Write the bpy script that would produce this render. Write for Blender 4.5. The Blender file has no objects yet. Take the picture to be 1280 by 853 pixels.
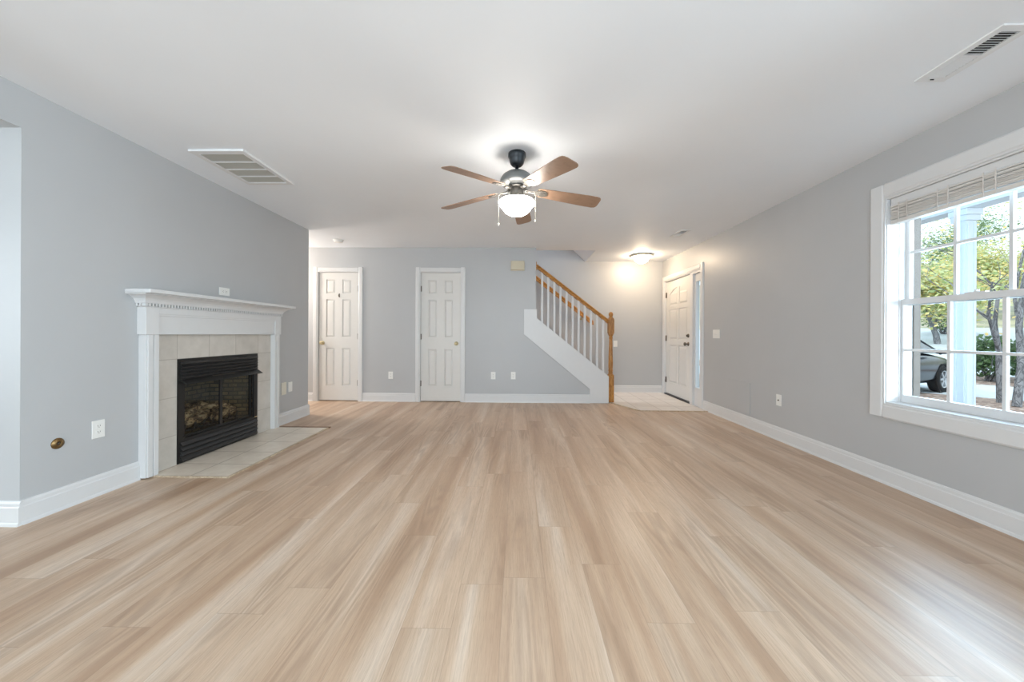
import bpy, math, random
from mathutils import Vector, Matrix
R = math.radians
PI = math.pi
scn = bpy.context.scene
COL = scn.collection
random.seed(7)

# ------------------------------------------------------------------ camera
FPX, HCAM = 455.0, 1.077
yaw, roll = R(.887), R(.30)
fwd = Vector((-math.sin(yaw), math.cos(yaw), 0)); rgt = Vector((math.cos(yaw), math.sin(yaw), 0)); upv = Vector((0, 0, 1))
cr = rgt*math.cos(roll) + upv*math.sin(roll); cu = -rgt*math.sin(roll) + upv*math.cos(roll)
cam = bpy.data.cameras.new('camera'); cam.sensor_width = 36; cam.lens = FPX/1280*36
cam.shift_y = -8.5/1280; cam.clip_start = .05; cam.clip_end = 300
cam_o = bpy.data.objects.new('camera', cam); COL.objects.link(cam_o)
cam_o.matrix_world = Matrix(((cr.x, cu.x, -fwd.x, 0), (cr.y, cu.y, -fwd.y, 0), (cr.z, cu.z, -fwd.z, HCAM), (0, 0, 0, 1)))
scn.camera = cam_o

# ------------------------------------------------------------------ world, sun, large lights, exposure
scn.view_settings.view_transform = 'Standard'; scn.view_settings.look = 'None'
scn.view_settings.gamma = 1; scn.view_settings.use_curve_mapping = False
scn.view_settings.exposure = 0.24
W = bpy.data.worlds.new('sky'); scn.world = W; W.use_nodes = True
bg = W.node_tree.nodes['Background']; bg.inputs[0].default_value = (.80, .92, 1.0, 1); bg.inputs[1].default_value = 1.9
def light(name, kind, loc, energy, color, size=None, direction=None, radius=None):
    l = bpy.data.lights.new(name, kind); l.energy = energy; l.color = color
    if kind == 'AREA':
        l.shape = 'RECTANGLE'; l.size, l.size_y = size
    if radius is not None: l.shadow_soft_size = radius
    o = bpy.data.objects.new(name, l); COL.objects.link(o); o.location = loc
    if direction: o.rotation_euler = Vector(direction).to_track_quat('-Z', 'Y').to_euler()
    return o
sun = light('sun', 'SUN', (0, 0, 20), 1.6, (1, .95, .86), direction=(.55, .35, -.75)); sun.data.angle = R(3)
light('patio_daylight_fill', 'AREA', (-1.0, -3.85, 1.15), 180, (.85, .93, 1), (3.0, 2.0), (.45, 1, .42))  # added panel outside the rear glazing, standing in for daylight
light('kitchen_daylight_fill', 'AREA', (-3.9, -3.85, 1.3), 14, (.86, .94, 1), (1.5, 1.3), (0, 1, 0))  # added panel outside the kitchen window, standing in for daylight
light('front_daylight_fill', 'AREA', (4.35, 3.45, 1.7), 170, (.50, .75, 1), (2.2, 1.2), (-1, -.7, -.2))  # panel under the porch roof, added in place of sky light
light('near_front_daylight_fill', 'AREA', (4.2, -.3, 1.55), 360, (.74, .88, 1), (2.2, 1.3), (-1, .1, .1))  # added panel outside the second front window to brighten the room
light('side_daylight_fill', 'AREA', (-5.5, 0, 1.35), 45, (.9, .95, 1), (1.8, 1.5), (1, .2, .12))  # added panel outside the side window to lift the right wall
light('upstairs_daylight_fill', 'AREA', (-1.2, 6.35, 4.75), 150, (.86, .92, 1), (1.6, .7), (.25, 0, -1))  # panel added in the shaft, standing in for daylight from upstairs
light('hall_lamp', 'POINT', (-4.35, 5.25, 1.95), 78, (1, .90, .80), radius=.12)  # unseen hallway lamp, added as a bare light without a fixture
FAN_GLOW, FOYER_GLOW = 38.0, 66.0

try:
    scn.cycles.use_denoising = True
    scn.cycles.max_bounces = 10; scn.cycles.diffuse_bounces = 5; scn.cycles.transparent_max_bounces = 16
    scn.cycles.sample_clamp_indirect = 4.0
except Exception:
    pass

# ------------------------------------------------------------------ materials
def lin(rgb):
    return tuple((c/255/12.92 if c/255 <= .04045 else ((c/255+.055)/1.055)**2.4) for c in rgb) + (1,)
class NT:
    def __init__(s, name):
        s.m = bpy.data.materials.new(name); s.m.use_nodes = True; s.t = s.m.node_tree
        s.b = s.t.nodes['Principled BSDF']
    def n(s, kind, **kw):
        nd = s.t.nodes.new(kind)
        for k, v in kw.items(): setattr(nd, k, v)
        return nd
    def l(s, a, b): s.t.links.new(a, b)
    def inp(s, sock, v):
        if hasattr(v, 'links') or hasattr(v, 'is_output'): s.l(v, sock)
        else: sock.default_value = v
    def math(s, op, a, b=None, c=None):
        nd = s.n('ShaderNodeMath', operation=op)
        s.inp(nd.inputs[0], a)
        if b is not None: s.inp(nd.inputs[1], b)
        if c is not None: s.inp(nd.inputs[2], c)
        return nd.outputs[0]
    def ramp(s, fac, stops, interp='LINEAR'):
        nd = s.n('ShaderNodeValToRGB'); s.l(fac, nd.inputs[0]); cr_ = nd.color_ramp; cr_.interpolation = interp
        while len(cr_.elements) < len(stops): cr_.elements.new(.5)
        for e, (p, c) in zip(cr_.elements, stops): e.position = p; e.color = c
        return nd.outputs[0]
    def mix(s, f, a, b, blend='MIX'):
        nd = s.n('ShaderNodeMix', data_type='RGBA', blend_type=blend)
        s.inp(nd.inputs[0], f); s.inp(nd.inputs[6], a); s.inp(nd.inputs[7], b)
        return nd.outputs[2]
    def noise(s, vec, scale, detail=2, rough=.5, dist=0):
        nd = s.n('ShaderNodeTexNoise'); nd.inputs['Scale'].default_value = scale; nd.inputs['Detail'].default_value = detail
        nd.inputs['Roughness'].default_value = rough; nd.inputs['Distortion'].default_value = dist
        if vec is not None: s.l(vec, nd.inputs['Vector'])
        return nd.outputs[0]
    def bump(s, h, strength, dist=.01):
        nd = s.n('ShaderNodeBump'); nd.inputs['Strength'].default_value = strength; nd.inputs['Distance'].default_value = dist
        s.l(h, nd.inputs['Height']); s.l(nd.outputs[0], s.b.inputs['Normal'])
    def obj(s): return s.n('ShaderNodeTexCoord').outputs['Object']
    def set(s, **kw):
        for k, v in kw.items(): s.b.inputs[k.replace('_', ' ')].default_value = v
        return s.m
def plain(name, rgb, rough=.5, spec=.5, metal=0, noise=.04, nscale=14, bump=0, bscale=300):
    t = NT(name); c = lin(rgb); v = t.obj()
    f = t.noise(v, nscale, 3)
    d = tuple(x*(1-noise) for x in c[:3]) + (1,); u = tuple(min(1, x*(1+noise)) for x in c[:3]) + (1,)
    t.l(t.ramp(f, [(.3, d), (.7, u)]), t.b.inputs['Base Color'])
    if bump: t.bump(t.noise(v, bscale, 2), bump, .002)
    t.set(Roughness=rough, Metallic=metal); t.b.inputs['Specular IOR Level'].default_value = spec
    return t.m
M = {}
M['wall'] = plain('grey_wall_paint', (183, 184, 185), .42, .45, noise=.012, nscale=3, bump=.05, bscale=180)
M['ceiling'] = plain('ceiling_paint', (240, 244, 249), .6, .25, noise=.008, nscale=2, bump=.04, bscale=200)
M['trim'] = plain('white_trim_paint', (214, 214, 214), .35, .5, noise=.008)
M['door'] = plain('white_door_paint', (216, 214, 210), .38, .5, noise=.008)
M['plate'] = plain('white_plastic', (232, 231, 227), .35, .5, noise=.01)
M['ivory'] = plain('beige_plastic', (204, 195, 172), .4, .4, noise=.01)
M['cream'] = plain('cream_plastic', (222, 218, 204), .4, .4, noise=.01)
M['slot'] = plain('dark_slot', (60, 58, 55), .6, .3)
M['black'] = plain('black_metal', (20, 20, 20), .42, .5, noise=.15)
M['dark'] = plain('dark_metal', (38, 38, 39), .42, .5, noise=.1)
M['bronze'] = plain('dark_bronze', (52, 56, 60), .38, .6, metal=.6, noise=.08)
M['gunmetal'] = plain('gunmetal', (112, 114, 114), .36, .5, metal=.35, noise=.06)
M['pewter'] = plain('brushed_pewter', (120, 117, 112), .38, .5, metal=.7, noise=.06)
M['nickel'] = plain('aged_nickel', (112, 104, 95), .3, .5, metal=.9, noise=.08)
M['brass'] = plain('polished_brass', (212, 198, 158), .3, .6, metal=.9, noise=.05)
M['old_brass'] = plain('antique_brass', (128, 102, 66), .35, .6, metal=.8, noise=.2, nscale=60)
M['vent'] = plain('vent_enamel', (230, 231, 232), .45, .4, noise=.01)
M['louver'] = plain('shaded_grille_enamel', (176, 173, 165), .5, .3, noise=.02)  # greyed to put the shade between the slats into the colour
M['blind'] = plain('blind_slats', (214, 209, 203), .5, .3, noise=.03, nscale=30)
M['taupe'] = plain('taupe_screen_frame', (104, 95, 88), .6, .3, noise=.05)
M['deck'] = plain('porch_concrete', (124, 122, 120), .8, .2, noise=.08)
M['porch'] = plain('porch_paint', (222, 224, 226), .5, .3, noise=.02)
M['car'] = plain('car_paint', (36, 41, 50), .2, .6, metal=.35, noise=.03)
M['carglass'] = plain('car_glass', (26, 34, 38), .08, .8, noise=.02)
M['tyre'] = plain('tyre_rubber', (28, 28, 30), .8, .2, noise=.1)
M['alloy'] = plain('alloy_wheel', (185, 188, 192), .3, .6, metal=.7, noise=.03)
M['lens'] = plain('headlamp_lens', (205, 210, 214), .15, .7, noise=.02)
M['ash'] = plain('ash_and_embers', (74, 68, 62), .9, .1, noise=.5, nscale=60, bump=.5, bscale=90)

def glass(name, tint, spec):
    t = NT(name); t.t.nodes.remove(t.b); out = [n for n in t.t.nodes if n.type == 'OUTPUT_MATERIAL'][0]
    tr = t.n('ShaderNodeBsdfTransparent'); tr.inputs[0].default_value = tint
    gl = t.n('ShaderNodeBsdfGlossy'); gl.inputs['Roughness'].default_value = .02
    fr = t.n('ShaderNodeLayerWeight'); fr.inputs[0].default_value = .5
    mx = t.n('ShaderNodeMixShader'); t.l(t.math('ADD', t.math('MULTIPLY', t.math('POWER', fr.outputs['Facing'], 5.0), .5), spec), mx.inputs[0]); t.l(tr.outputs[0], mx.inputs[1]); t.l(gl.outputs[0], mx.inputs[2])
    t.l(mx.outputs[0], out.inputs[0]); return t.m
M['glass'] = glass('window_glass', (.95, .98, .985, 1), .015)
M['fireglass'] = glass('smoked_fire_glass', (.80, .80, .78, 1), .03)
def glow(name, rgb, strength):
    t = NT(name); t.set(Roughness=.3); t.b.inputs['Base Color'].default_value = lin((240, 238, 230))
    t.b.inputs['Emission Color'].default_value = lin(rgb); t.b.inputs['Emission Strength'].default_value = strength
    return t.m
M['fan_bowl'] = glow('lit_frosted_bowl', (255, 248, 238), FAN_GLOW)
M['foyer_bowl'] = glow('lit_alabaster_bowl', (255, 228, 194), FOYER_GLOW)

def mat_floor():
    t = NT('oak_plank_floor'); v = t.obj(); sp = t.n('ShaderNodeSeparateXYZ'); t.l(v, sp.inputs[0]); x, y = sp.outputs[0], sp.outputs[1]
    PW, PL = .182, 1.24
    rf = t.math('ADD', t.math('DIVIDE', x, PW), 50.31); row = t.math('FLOOR', rf); fx = t.math('FRACT', rf)
    wn = t.n('ShaderNodeTexWhiteNoise', noise_dimensions='1D'); t.l(row, wn.inputs['W'])
    yf = t.math('ADD', t.math('DIVIDE', y, PL), t.math('MULTIPLY', wn.outputs[0], 7.0)); pid = t.math('FLOOR', yf); fy = t.math('FRACT', yf)
    cb = t.n('ShaderNodeCombineXYZ'); t.l(row, cb.inputs[0]); t.l(pid, cb.inputs[1])
    w2 = t.n('ShaderNodeTexWhiteNoise', noise_dimensions='2D'); t.l(cb.outputs[0], w2.inputs['Vector'])
    s2 = t.n('ShaderNodeSeparateColor'); t.l(w2.outputs['Color'], s2.inputs[0]); r1, r2, r3 = s2.outputs
    def vec(sx, sy):
        c = t.n('ShaderNodeCombineXYZ')
        t.l(t.math('ADD', t.math('MULTIPLY', x, sx), t.math('MULTIPLY', r1, 17.0)), c.inputs[0])
        t.l(t.math('ADD', t.math('MULTIPLY', y, sy), t.math('MULTIPLY', r2, 23.0)), c.inputs[1])
        t.l(t.math('MULTIPLY', r3, 31.0), c.inputs[2]); return c.outputs[0]
    broad = t.noise(vec(9.5, .48), 1.0, 2, .5, .4)
    cc = t.n('ShaderNodeCombineXYZ'); t.l(t.math('MULTIPLY', x, 5.2), cc.inputs[0]); t.l(t.math('MULTIPLY', y, .36), cc.inputs[1])
    broad = t.math('ADD', t.math('MULTIPLY', broad, .48), t.math('MULTIPLY', t.noise(cc.outputs[0], 1.0, 2, .5, .3), .52))
    field = t.noise(vec(6.5, .55), 1.0, 2, .45, .25)
    rings = t.math('SINE', t.math('MULTIPLY', field, 80.0))
    fine = t.noise(vec(150, 5.0), 1.0, 4, .65)
    pores = t.noise(vec(420, 14.0), 1.0, 2, .6)
    base = t.ramp(broad, [(.32, lin((168, 136, 110))), (.45, lin((192, 163, 137))), (.55, lin((206, 181, 157))), (.67, lin((220, 202, 184)))])
    ringmask = t.ramp(t.noise(vec(5, .9), 1.0, 2), [(.46, (0, 0, 0, 1)), (.62, (1, 1, 1, 1))])
    rr = t.math('MULTIPLY', t.math('MULTIPLY', t.math('ADD', rings, 1.0), .19), ringmask)
    base = t.mix(rr, base, lin((142, 116, 96)))
    base = t.mix(t.ramp(fine, [(.42, (.24, .24, .24, 1)), (.60, (0, 0, 0, 1))]), base, lin((158, 132, 110)))
    base = t.mix(t.ramp(pores, [(.36, (.2, .2, .2, 1)), (.46, (0, 0, 0, 1))]), base, lin((128, 102, 84)))
    pv = t.math('ADD', t.math('MULTIPLY', r2, .07), .945)
    pc = t.n('ShaderNodeCombineColor'); t.l(pv, pc.inputs[0]); t.l(t.math('MULTIPLY', pv, .995), pc.inputs[1]); t.l(t.math('MULTIPLY', pv, .985), pc.inputs[2])
    base = t.mix(1.0, base, pc.outputs[0], 'MULTIPLY')
    ex = t.math('MINIMUM', fx, t.math('SUBTRACT', 1.0, fx)); ey = t.math('MULTIPLY', t.math('MINIMUM', fy, t.math('SUBTRACT', 1.0, fy)), PL/PW)
    e = t.math('MINIMUM', ex, ey)
    base = t.mix(t.ramp(e, [(.0, (.34, .34, .34, 1)), (.012, (0, 0, 0, 1))]), base, lin((120, 98, 80)))
    t.l(base, t.b.inputs['Base Color'])
    t.l(t.math('ADD', t.math('MULTIPLY', fine, .14), .33), t.b.inputs['Roughness'])
    t.b.inputs['Specular IOR Level'].default_value = .6
    t.bump(t.math('ADD', t.math('MULTIPLY', fine, .4), t.ramp(e, [(0, (0, 0, 0, 1)), (.02, (.6, .6, .6, 1))])), .08, .002)
    return t.m
M['floor'] = mat_floor()
def mat_tile(name, axes, size, origin, tile_a, tile_b, grout, gw=.006, rough=.4):
    t = NT(name); v = t.obj(); sp = t.n('ShaderNodeSeparateXYZ'); t.l(v, sp.inputs[0])
    ds = []; ids = []
    for a, o in zip(axes, origin):
        f = t.math('DIVIDE', t.math('SUBTRACT', sp.outputs[a], o), size); ids.append(t.math('FLOOR', f)); fr = t.math('FRACT', f)
        ds.append(t.math('MULTIPLY', t.math('MINIMUM', fr, t.math('SUBTRACT', 1.0, fr)), size))
    d = t.math('MINIMUM', ds[0], ds[1])
    cb = t.n('ShaderNodeCombineXYZ'); t.l(ids[0], cb.inputs[0]); t.l(ids[1], cb.inputs[1])
    w = t.n('ShaderNodeTexWhiteNoise', noise_dimensions='2D'); t.l(cb.outputs[0], w.inputs['Vector'])
    n = t.noise(v, 9, 5, .6)
    f = t.math('ADD', t.math('MULTIPLY', n, .8), t.math('MULTIPLY', w.outputs[0], .2))
    c = t.ramp(f, [(.3, lin(tile_a)), (.7, lin(tile_b))])
    g = t.ramp(d, [(0, (1, 1, 1, 1)), (gw*.45, (1, 1, 1, 1)), (gw*.6, (0, 0, 0, 1))])
    t.l(t.mix(g, c, lin(grout)), t.b.inputs['Base Color']); t.set(Roughness=rough)
    return t.m
M['tile_wall'] = mat_tile('cream_wall_tile', (1, 2), .305, (2.894, .862), (188, 182, 173), (206, 200, 192), (160, 152, 142), .006)
M['tile_hearth'] = mat_tile('cream_hearth_tile', (0, 1), .305, (-2.43, 2.90), (212, 199, 182), (232, 222, 208), (148, 130, 110), .007, .3)
M['tile_foyer'] = mat_tile('white_foyer_tile', (0, 1), .305, (1.74, 5.17), (216, 206, 198), (230, 222, 214), (176, 164, 152), .008, .32)
def mat_wood(name, dark, light, scale=(8, 8, 8), rough=.35, rot=(0, 0, 0), bands=6.0):
    t = NT(name); mp = t.n('ShaderNodeMapping'); t.l(t.obj(), mp.inputs[0]); mp.inputs['Scale'].default_value = scale; mp.inputs['Rotation'].default_value = rot
    n = t.noise(mp.outputs[0], 1.0, 4, .6, .6); s = t.math('ADD', t.math('MULTIPLY', t.math('SINE', t.math('MULTIPLY', n, bands*6)), .25), n)
    t.l(t.ramp(s, [(.25, lin(dark)), (.75, lin(light))]), t.b.inputs['Base Color']); t.set(Roughness=rough); return t.m
M['oak'] = mat_wood('golden_oak', (150, 98, 40), (190, 134, 66), (30, 30, 5))
M['oak_rail'] = mat_wood('golden_oak_rail', (148, 96, 38), (188, 132, 64), (6, 30, 30))
M['blade'] = mat_wood('walnut_blade', (116, 92, 74), (146, 118, 98), (26, 26, 26), .40, bands=.6)
M['bark'] = mat_wood('grey_bark', (88, 88, 92), (140, 140, 144), (10, 10, 3), .9)
M['darkstrip'] = mat_wood('brown_transition', (112, 84, 62), (150, 118, 92), (4, 20, 20), .45)
M['lightstrip'] = mat_wood('tan_edge_trim', (176, 156, 132), (206, 188, 164), (20, 4, 20), .4)
def mat_log():
    t = NT('ceramic_log'); mp = t.n('ShaderNodeMapping'); t.l(t.obj(), mp.inputs[0]); mp.inputs['Scale'].default_value = (34, 15, 34); mp.inputs['Rotation'].default_value = (.5, .2, .4)
    a = t.noise(mp.outputs[0], 1.0, 3, .55, 1.0); b = t.noise(t.obj(), 90, 3)
    f = t.math('ADD', t.math('MULTIPLY', a, .85), t.math('MULTIPLY', b, .15))
    t.l(t.ramp(f, [(.36, lin((46, 38, 32))), (.47, lin((112, 92, 70))), (.56, lin((196, 170, 130))), (.70, lin((224, 206, 172)))]), t.b.inputs['Base Color'])
    t.set(Roughness=.9); t.bump(a, .6, .01); return t.m
M['log'] = mat_log()
def mat_brick():
    t = NT('firebrick'); sp = t.n('ShaderNodeSeparateXYZ'); t.l(t.obj(), sp.inputs[0]); cb = t.n('ShaderNodeCombineXYZ')
    t.l(t.math('ADD', sp.outputs[0], sp.outputs[1]), cb.inputs[0]); t.l(sp.outputs[2], cb.inputs[1])
    br = t.n('ShaderNodeTexBrick'); t.l(cb.outputs[0], br.inputs['Vector'])
    br.inputs['Scale'].default_value = 1; br.inputs['Brick Width'].default_value = .10; br.inputs['Row Height'].default_value = .042
    br.inputs['Mortar Size'].default_value = .006
    br.inputs['Color1'].default_value = lin((150, 132, 94)); br.inputs['Color2'].default_value = lin((100, 90, 68)); br.inputs['Mortar'].default_value = lin((70, 64, 56))
    n = t.noise(t.obj(), 14, 4)
    t.l(t.mix(t.ramp(n, [(.4, (0, 0, 0, 1)), (.7, (.6, .6, .6, 1))]), br.outputs[0], lin((56, 52, 46))), t.b.inputs['Base Color']); t.set(Roughness=.9); return t.m
M['firebrick'] = mat_brick()
def mat_leaf(name, cols):
    t = NT(name); g = t.n('ShaderNodeNewGeometry'); st = [(i/(len(cols)-1) if len(cols) > 1 else 0, lin(c)) for i, c in enumerate(cols)]
    t.l(t.ramp(g.outputs['Random Per Island'], st), t.b.inputs['Base Color']); t.set(Roughness=.6)
    t.b.inputs['Transmission Weight'].default_value = 0
    out = [n for n in t.t.nodes if n.type == 'OUTPUT_MATERIAL'][0]
    tl = t.n('ShaderNodeBsdfTranslucent'); t.l(t.t.nodes['Color Ramp'].outputs[0], tl.inputs[0])
    mx = t.n('ShaderNodeMixShader'); mx.inputs[0].default_value = .45; t.l(t.b.outputs[0], mx.inputs[1]); t.l(tl.outputs[0], mx.inputs[2]); t.l(mx.outputs[0], out.inputs[0])
    return t.m
M['leaf_autumn'] = mat_leaf('autumn_leaves', [(134, 158, 104), (186, 196, 132), (224, 216, 146), (230, 200, 132), (176, 192, 142), (220, 226, 180)])
M['leaf_green'] = mat_leaf('green_leaves', [(84, 112, 84), (120, 150, 104), (160, 180, 128), (104, 134, 100)])
M['leaf_bush'] = mat_leaf('shrub_leaves', [(52, 78, 48), (78, 108, 66), (104, 132, 84)])
def mat_ground(name, cols, scale):
    t = NT(name); v = t.obj(); vo = t.n('ShaderNodeTexVoronoi'); t.l(v, vo.inputs['Vector']); vo.inputs['Scale'].default_value = scale
    s = t.n('ShaderNodeSeparateColor'); t.l(vo.outputs['Color'], s.inputs[0]); n = t.noise(v, .35, 4)
    f = t.math('ADD', t.math('MULTIPLY', s.outputs[0], .65), t.math('MULTIPLY', n, .35))
    t.l(t.ramp(f, [(i/(len(cols)-1), lin(c)) for i, c in enumerate(cols)]), t.b.inputs['Base Color']); t.set(Roughness=.95); return t.m
M['mulch'] = mat_ground('leaf_mulch', [(92, 76, 70), (124, 104, 96), (150, 130, 120), (206, 192, 184)], 16)
M['asphalt'] = mat_ground('pale_driveway', [(176, 184, 192), (188, 196, 204), (198, 206, 212)], 40)
M['hill'] = mat_ground('leafy_slope', [(128, 128, 118), (160, 160, 140), (182, 176, 150), (150, 150, 150)], 1.2)

# ------------------------------------------------------------------ mesh helpers
class MB:
    def __init__(s): s.v = []; s.f = []; s.sm = []
    def add(s, vs, fs, smooth=False):
        k = len(s.v); s.v += [tuple(p) for p in vs]
        for f in fs: s.f.append([i+k for i in f]); s.sm.append(smooth)
        return s
    def box(s, x0, x1, y0, y1, z0, z1):
        vs = [(x, y, z) for z in (z0, z1) for y in (y0, y1) for x in (x0, x1)]
        return s.add(vs, [(0, 2, 3, 1), (4, 5, 7, 6), (0, 1, 5, 4), (2, 6, 7, 3), (0, 4, 6, 2), (1, 3, 7, 5)])
    def obox(s, c, ax, ay, az):          # oriented box, half vectors
        c = Vector(c); ax, ay, az = Vector(ax), Vector(ay), Vector(az)
        vs = [c + ax*i + ay*j + az*k for k in (-1, 1) for j in (-1, 1) for i in (-1, 1)]
        fs = [(0, 2, 3, 1), (4, 5, 7, 6), (0, 1, 5, 4), (2, 6, 7, 3), (0, 4, 6, 2), (1, 3, 7, 5)]
        if ax.cross(ay).dot(az) < 0: fs = [f[::-1] for f in fs]
        return s.add(vs, fs)
    def prism(s, prof, org, a, b, ext):  # profile (a,b) extruded by vector ext
        org, a, b, ext = Vector(org), Vector(a), Vector(b), Vector(ext); n = len(prof)
        vs = [org + a*p + b*q for p, q in prof] + [org + a*p + b*q + ext for p, q in prof]
        area = sum(prof[i][0]*prof[(i+1) % n][1] - prof[(i+1) % n][0]*prof[i][1] for i in range(n))
        flip = (area * a.cross(b).dot(ext)) < 0
        fs = [list(range(n))[::-1], list(range(n, 2*n))] + [[i, (i+1) % n, n+(i+1) % n, n+i] for i in range(n)]
        if flip: fs = [f[::-1] for f in fs]
        return s.add(vs, fs)
    def lathe(s, prof, c, axis=(0, 0, 1), n=28, smooth=True):   # profile (r, h) about axis through c
        c = Vector(c); w = Vector(axis).normalized(); u = w.orthogonal().normalized(); v = w.cross(u)
        vs = []; fs = []; m = len(prof)
        for r, h in prof:
            for k in range(n):
                a = 2*PI*k/n; vs.append(c + w*h + (u*math.cos(a) + v*math.sin(a))*max(r, 1e-5))
        for j in range(m-1):
            for k in range(n):
                fs.append([j*n+k, j*n+(k+1) % n, (j+1)*n+(k+1) % n, (j+1)*n+k])
        s.add(vs, fs, smooth)
        return s
    def tube(s, pts, rad, n=8, cap=True):
        pts = [Vector(p) for p in pts]; rad = rad if isinstance(rad, (list, tuple)) else [rad]*len(pts)
        vs = []; fs = []; u = None
        for i, p in enumerate(pts):
            t = (pts[min(i+1, len(pts)-1)] - pts[max(i-1, 0)]).normalized()
            u = t.orthogonal().normalized() if u is None else (u - t*u.dot(t)).normalized()
            v = t.cross(u)
            for k in range(n):
                a = 2*PI*k/n; vs.append(p + (u*math.cos(a) + v*math.sin(a))*rad[i])
        for j in range(len(pts)-1):
            for k in range(n): fs.append([j*n+k, j*n+(k+1) % n, (j+1)*n+(k+1) % n, (j+1)*n+k])
        s.add(vs, fs, True)
        if cap: s.add([], []); k0 = len(s.v)-len(vs); s.f += [[k0+i for i in range(n)][::-1], [k0+(len(pts)-1)*n+i for i in range(n)]]; s.sm += [False, False]
        return s
    def grid(s, us, vs_, holes, fn, d0, d1, skip=None):   # wall of cells with holes; fn(u,v,d)->xyz
        us = sorted(set(us)); vv = sorted(set(vs_))
        def solid(i, j):
            if i < 0 or j < 0 or i >= len(us)-1 or j >= len(vv)-1: return False
            cu_, cv_ = (us[i]+us[i+1])/2, (vv[j]+vv[j+1])/2
            return not any(h[0] < cu_ < h[1] and h[2] < cv_ < h[3] for h in holes)
        o = Vector(fn(0, 0, 0)); du = Vector(fn(1, 0, 0))-o; dv = Vector(fn(0, 1, 0))-o; dd = Vector(fn(0, 0, 1))-o
        pos = du.cross(dv).dot(dd)*(d1-d0) > 0
        def q(a, b, c, d): s.add([fn(*a), fn(*b), fn(*c), fn(*d)], [(0, 1, 2, 3) if pos else (3, 2, 1, 0)])
        for i in range(len(us)-1):
            for j in range(len(vv)-1):
                if not solid(i, j): continue
                a, b, c, d = us[i], us[i+1], vv[j], vv[j+1]
                q((a, c, d1), (b, c, d1), (b, d, d1), (a, d, d1)); q((a, d, d0), (b, d, d0), (b, c, d0), (a, c, d0))
                if not solid(i-1, j): q((a, c, d0), (a, c, d1), (a, d, d1), (a, d, d0))
                if not solid(i+1, j): q((b, d, d0), (b, d, d1), (b, c, d1), (b, c, d0))
                if not solid(i, j-1): q((b, c, d0), (b, c, d1), (a, c, d1), (a, c, d0))
                if not solid(i, j+1): q((a, d, d0), (a, d, d1), (b, d, d1), (b, d, d0))
        return s
    def build(s, name, mat, parent=None, bevel=0, seg=2, weld=False):
        off = Vector((0, 0, 0)); p = parent
        while p is not None: off += Vector(p.location); p = p.parent
        me = bpy.data.meshes.new(name); me.from_pydata([tuple(Vector(q)-off) for q in s.v], [], s.f)
        me.polygons.foreach_set('use_smooth', s.sm); me.materials.append(M[mat]); me.update()
        o = bpy.data.objects.new(name, me); COL.objects.link(o)
        if parent is not None: o.parent = parent
        if bevel:
            b = o.modifiers.new('bevel', 'BEVEL'); b.width = bevel; b.segments = seg; b.limit_method = 'ANGLE'
        return o
def tag(o, label=None, cat=None, group=None, kind=None):
    if label: o['label'] = label
    if cat: o['category'] = cat
    if group: o['group'] = group
    if kind: o['kind'] = kind
    return o
def thing(name, label, cat, loc, group=None, kind=None):
    o = bpy.data.objects.new(name, None); COL.objects.link(o); o.location = loc; o.empty_display_size = .05
    return tag(o, label, cat, group, kind)
def struct(mb, name, mat, label, cat, **kw): return tag(mb.build(name, mat, **kw), label, cat, None, 'structure')
def copy_tree(o, parent=None):
    c = o.copy(); COL.objects.link(c)
    if parent is not None: c.parent = parent
    for ch in list(o.children): copy_tree(ch, c)
    return c

# ------------------------------------------------------------------ room shell
XL, XR, YB, YF, ZC = -2.765, 2.695, 5.74, 6.81, 2.44
WT = .14; RW = .182
XO, YR = -5.2, -3.6                      # outer side of the rooms beyond, rear of the room
YO, YE, ZH = 1.982, 4.765, 2.213         # opening edge, end of fireplace wall, opening head
WY0, WY1, WZ0, WZ1 = 1.835, 2.705, .585, 2.085   # front window hole
DY0, DY1, DZ = 5.395, 6.715, 2.06        # front door hole with sidelight
fX = lambda X: (lambda u, v, d: (X+d, u, v))      # wall in plane X, u=Y v=Z
fY = lambda Y: (lambda u, v, d: (u, Y+d, v))      # wall in plane Y, u=X v=Z
fZ = lambda Z: (lambda u, v, d: (u, v, Z+d))

struct(MB().box(XO, XR, YR, YF, -.2, 0), 'floor', 'floor', 'pale oak plank floor running the length of the room', 'floor')
hx0, hx1, hy0 = -2.6, 1.25, 5.90
struct(MB().grid([XO, hx0, hx1, XR+RW], [YR-.15, hy0, YF], [(hx0, hx1, hy0, YF)], fZ(ZC), 0, .26), 'ceiling', 'ceiling', 'flat white painted ceiling', 'ceiling')
# right wall with the front window and the entry door opening
VY0, VY1 = -.85, .45                     # second front window, unseen, added to let in more light
struct(MB().grid([YR-.15, VY0, VY1, WY0, WY1, DY0, DY1, YF], [-.2, 0, WZ0, WZ1, DZ, ZC], [(WY0, WY1, WZ0, WZ1), (VY0, VY1, WZ0, WZ1), (DY0, DY1, 0, DZ)], fX(XR), 0, RW), 'wall_right', 'wall', 'light grey wall with the front window and entry door', 'wall')
# fireplace wall with the wide opening near the camera and the firebox recess
FB = (2.93, 3.762, .04, .80)
struct(MB().grid([-1.1, YO, FB[0], FB[1], YE], [0, FB[2], FB[3], ZH, ZC], [(-1.1, YO, 0, ZH), FB], fX(XL), -WT, 0), 'wall_left', 'wall', 'light grey wall carrying the fireplace', 'wall')
struct(MB().box(XL-WT, XL, YR, -1.1, 0, ZC), 'wall_corner', 'wall', 'grey wall return behind the camera', 'wall')
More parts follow.
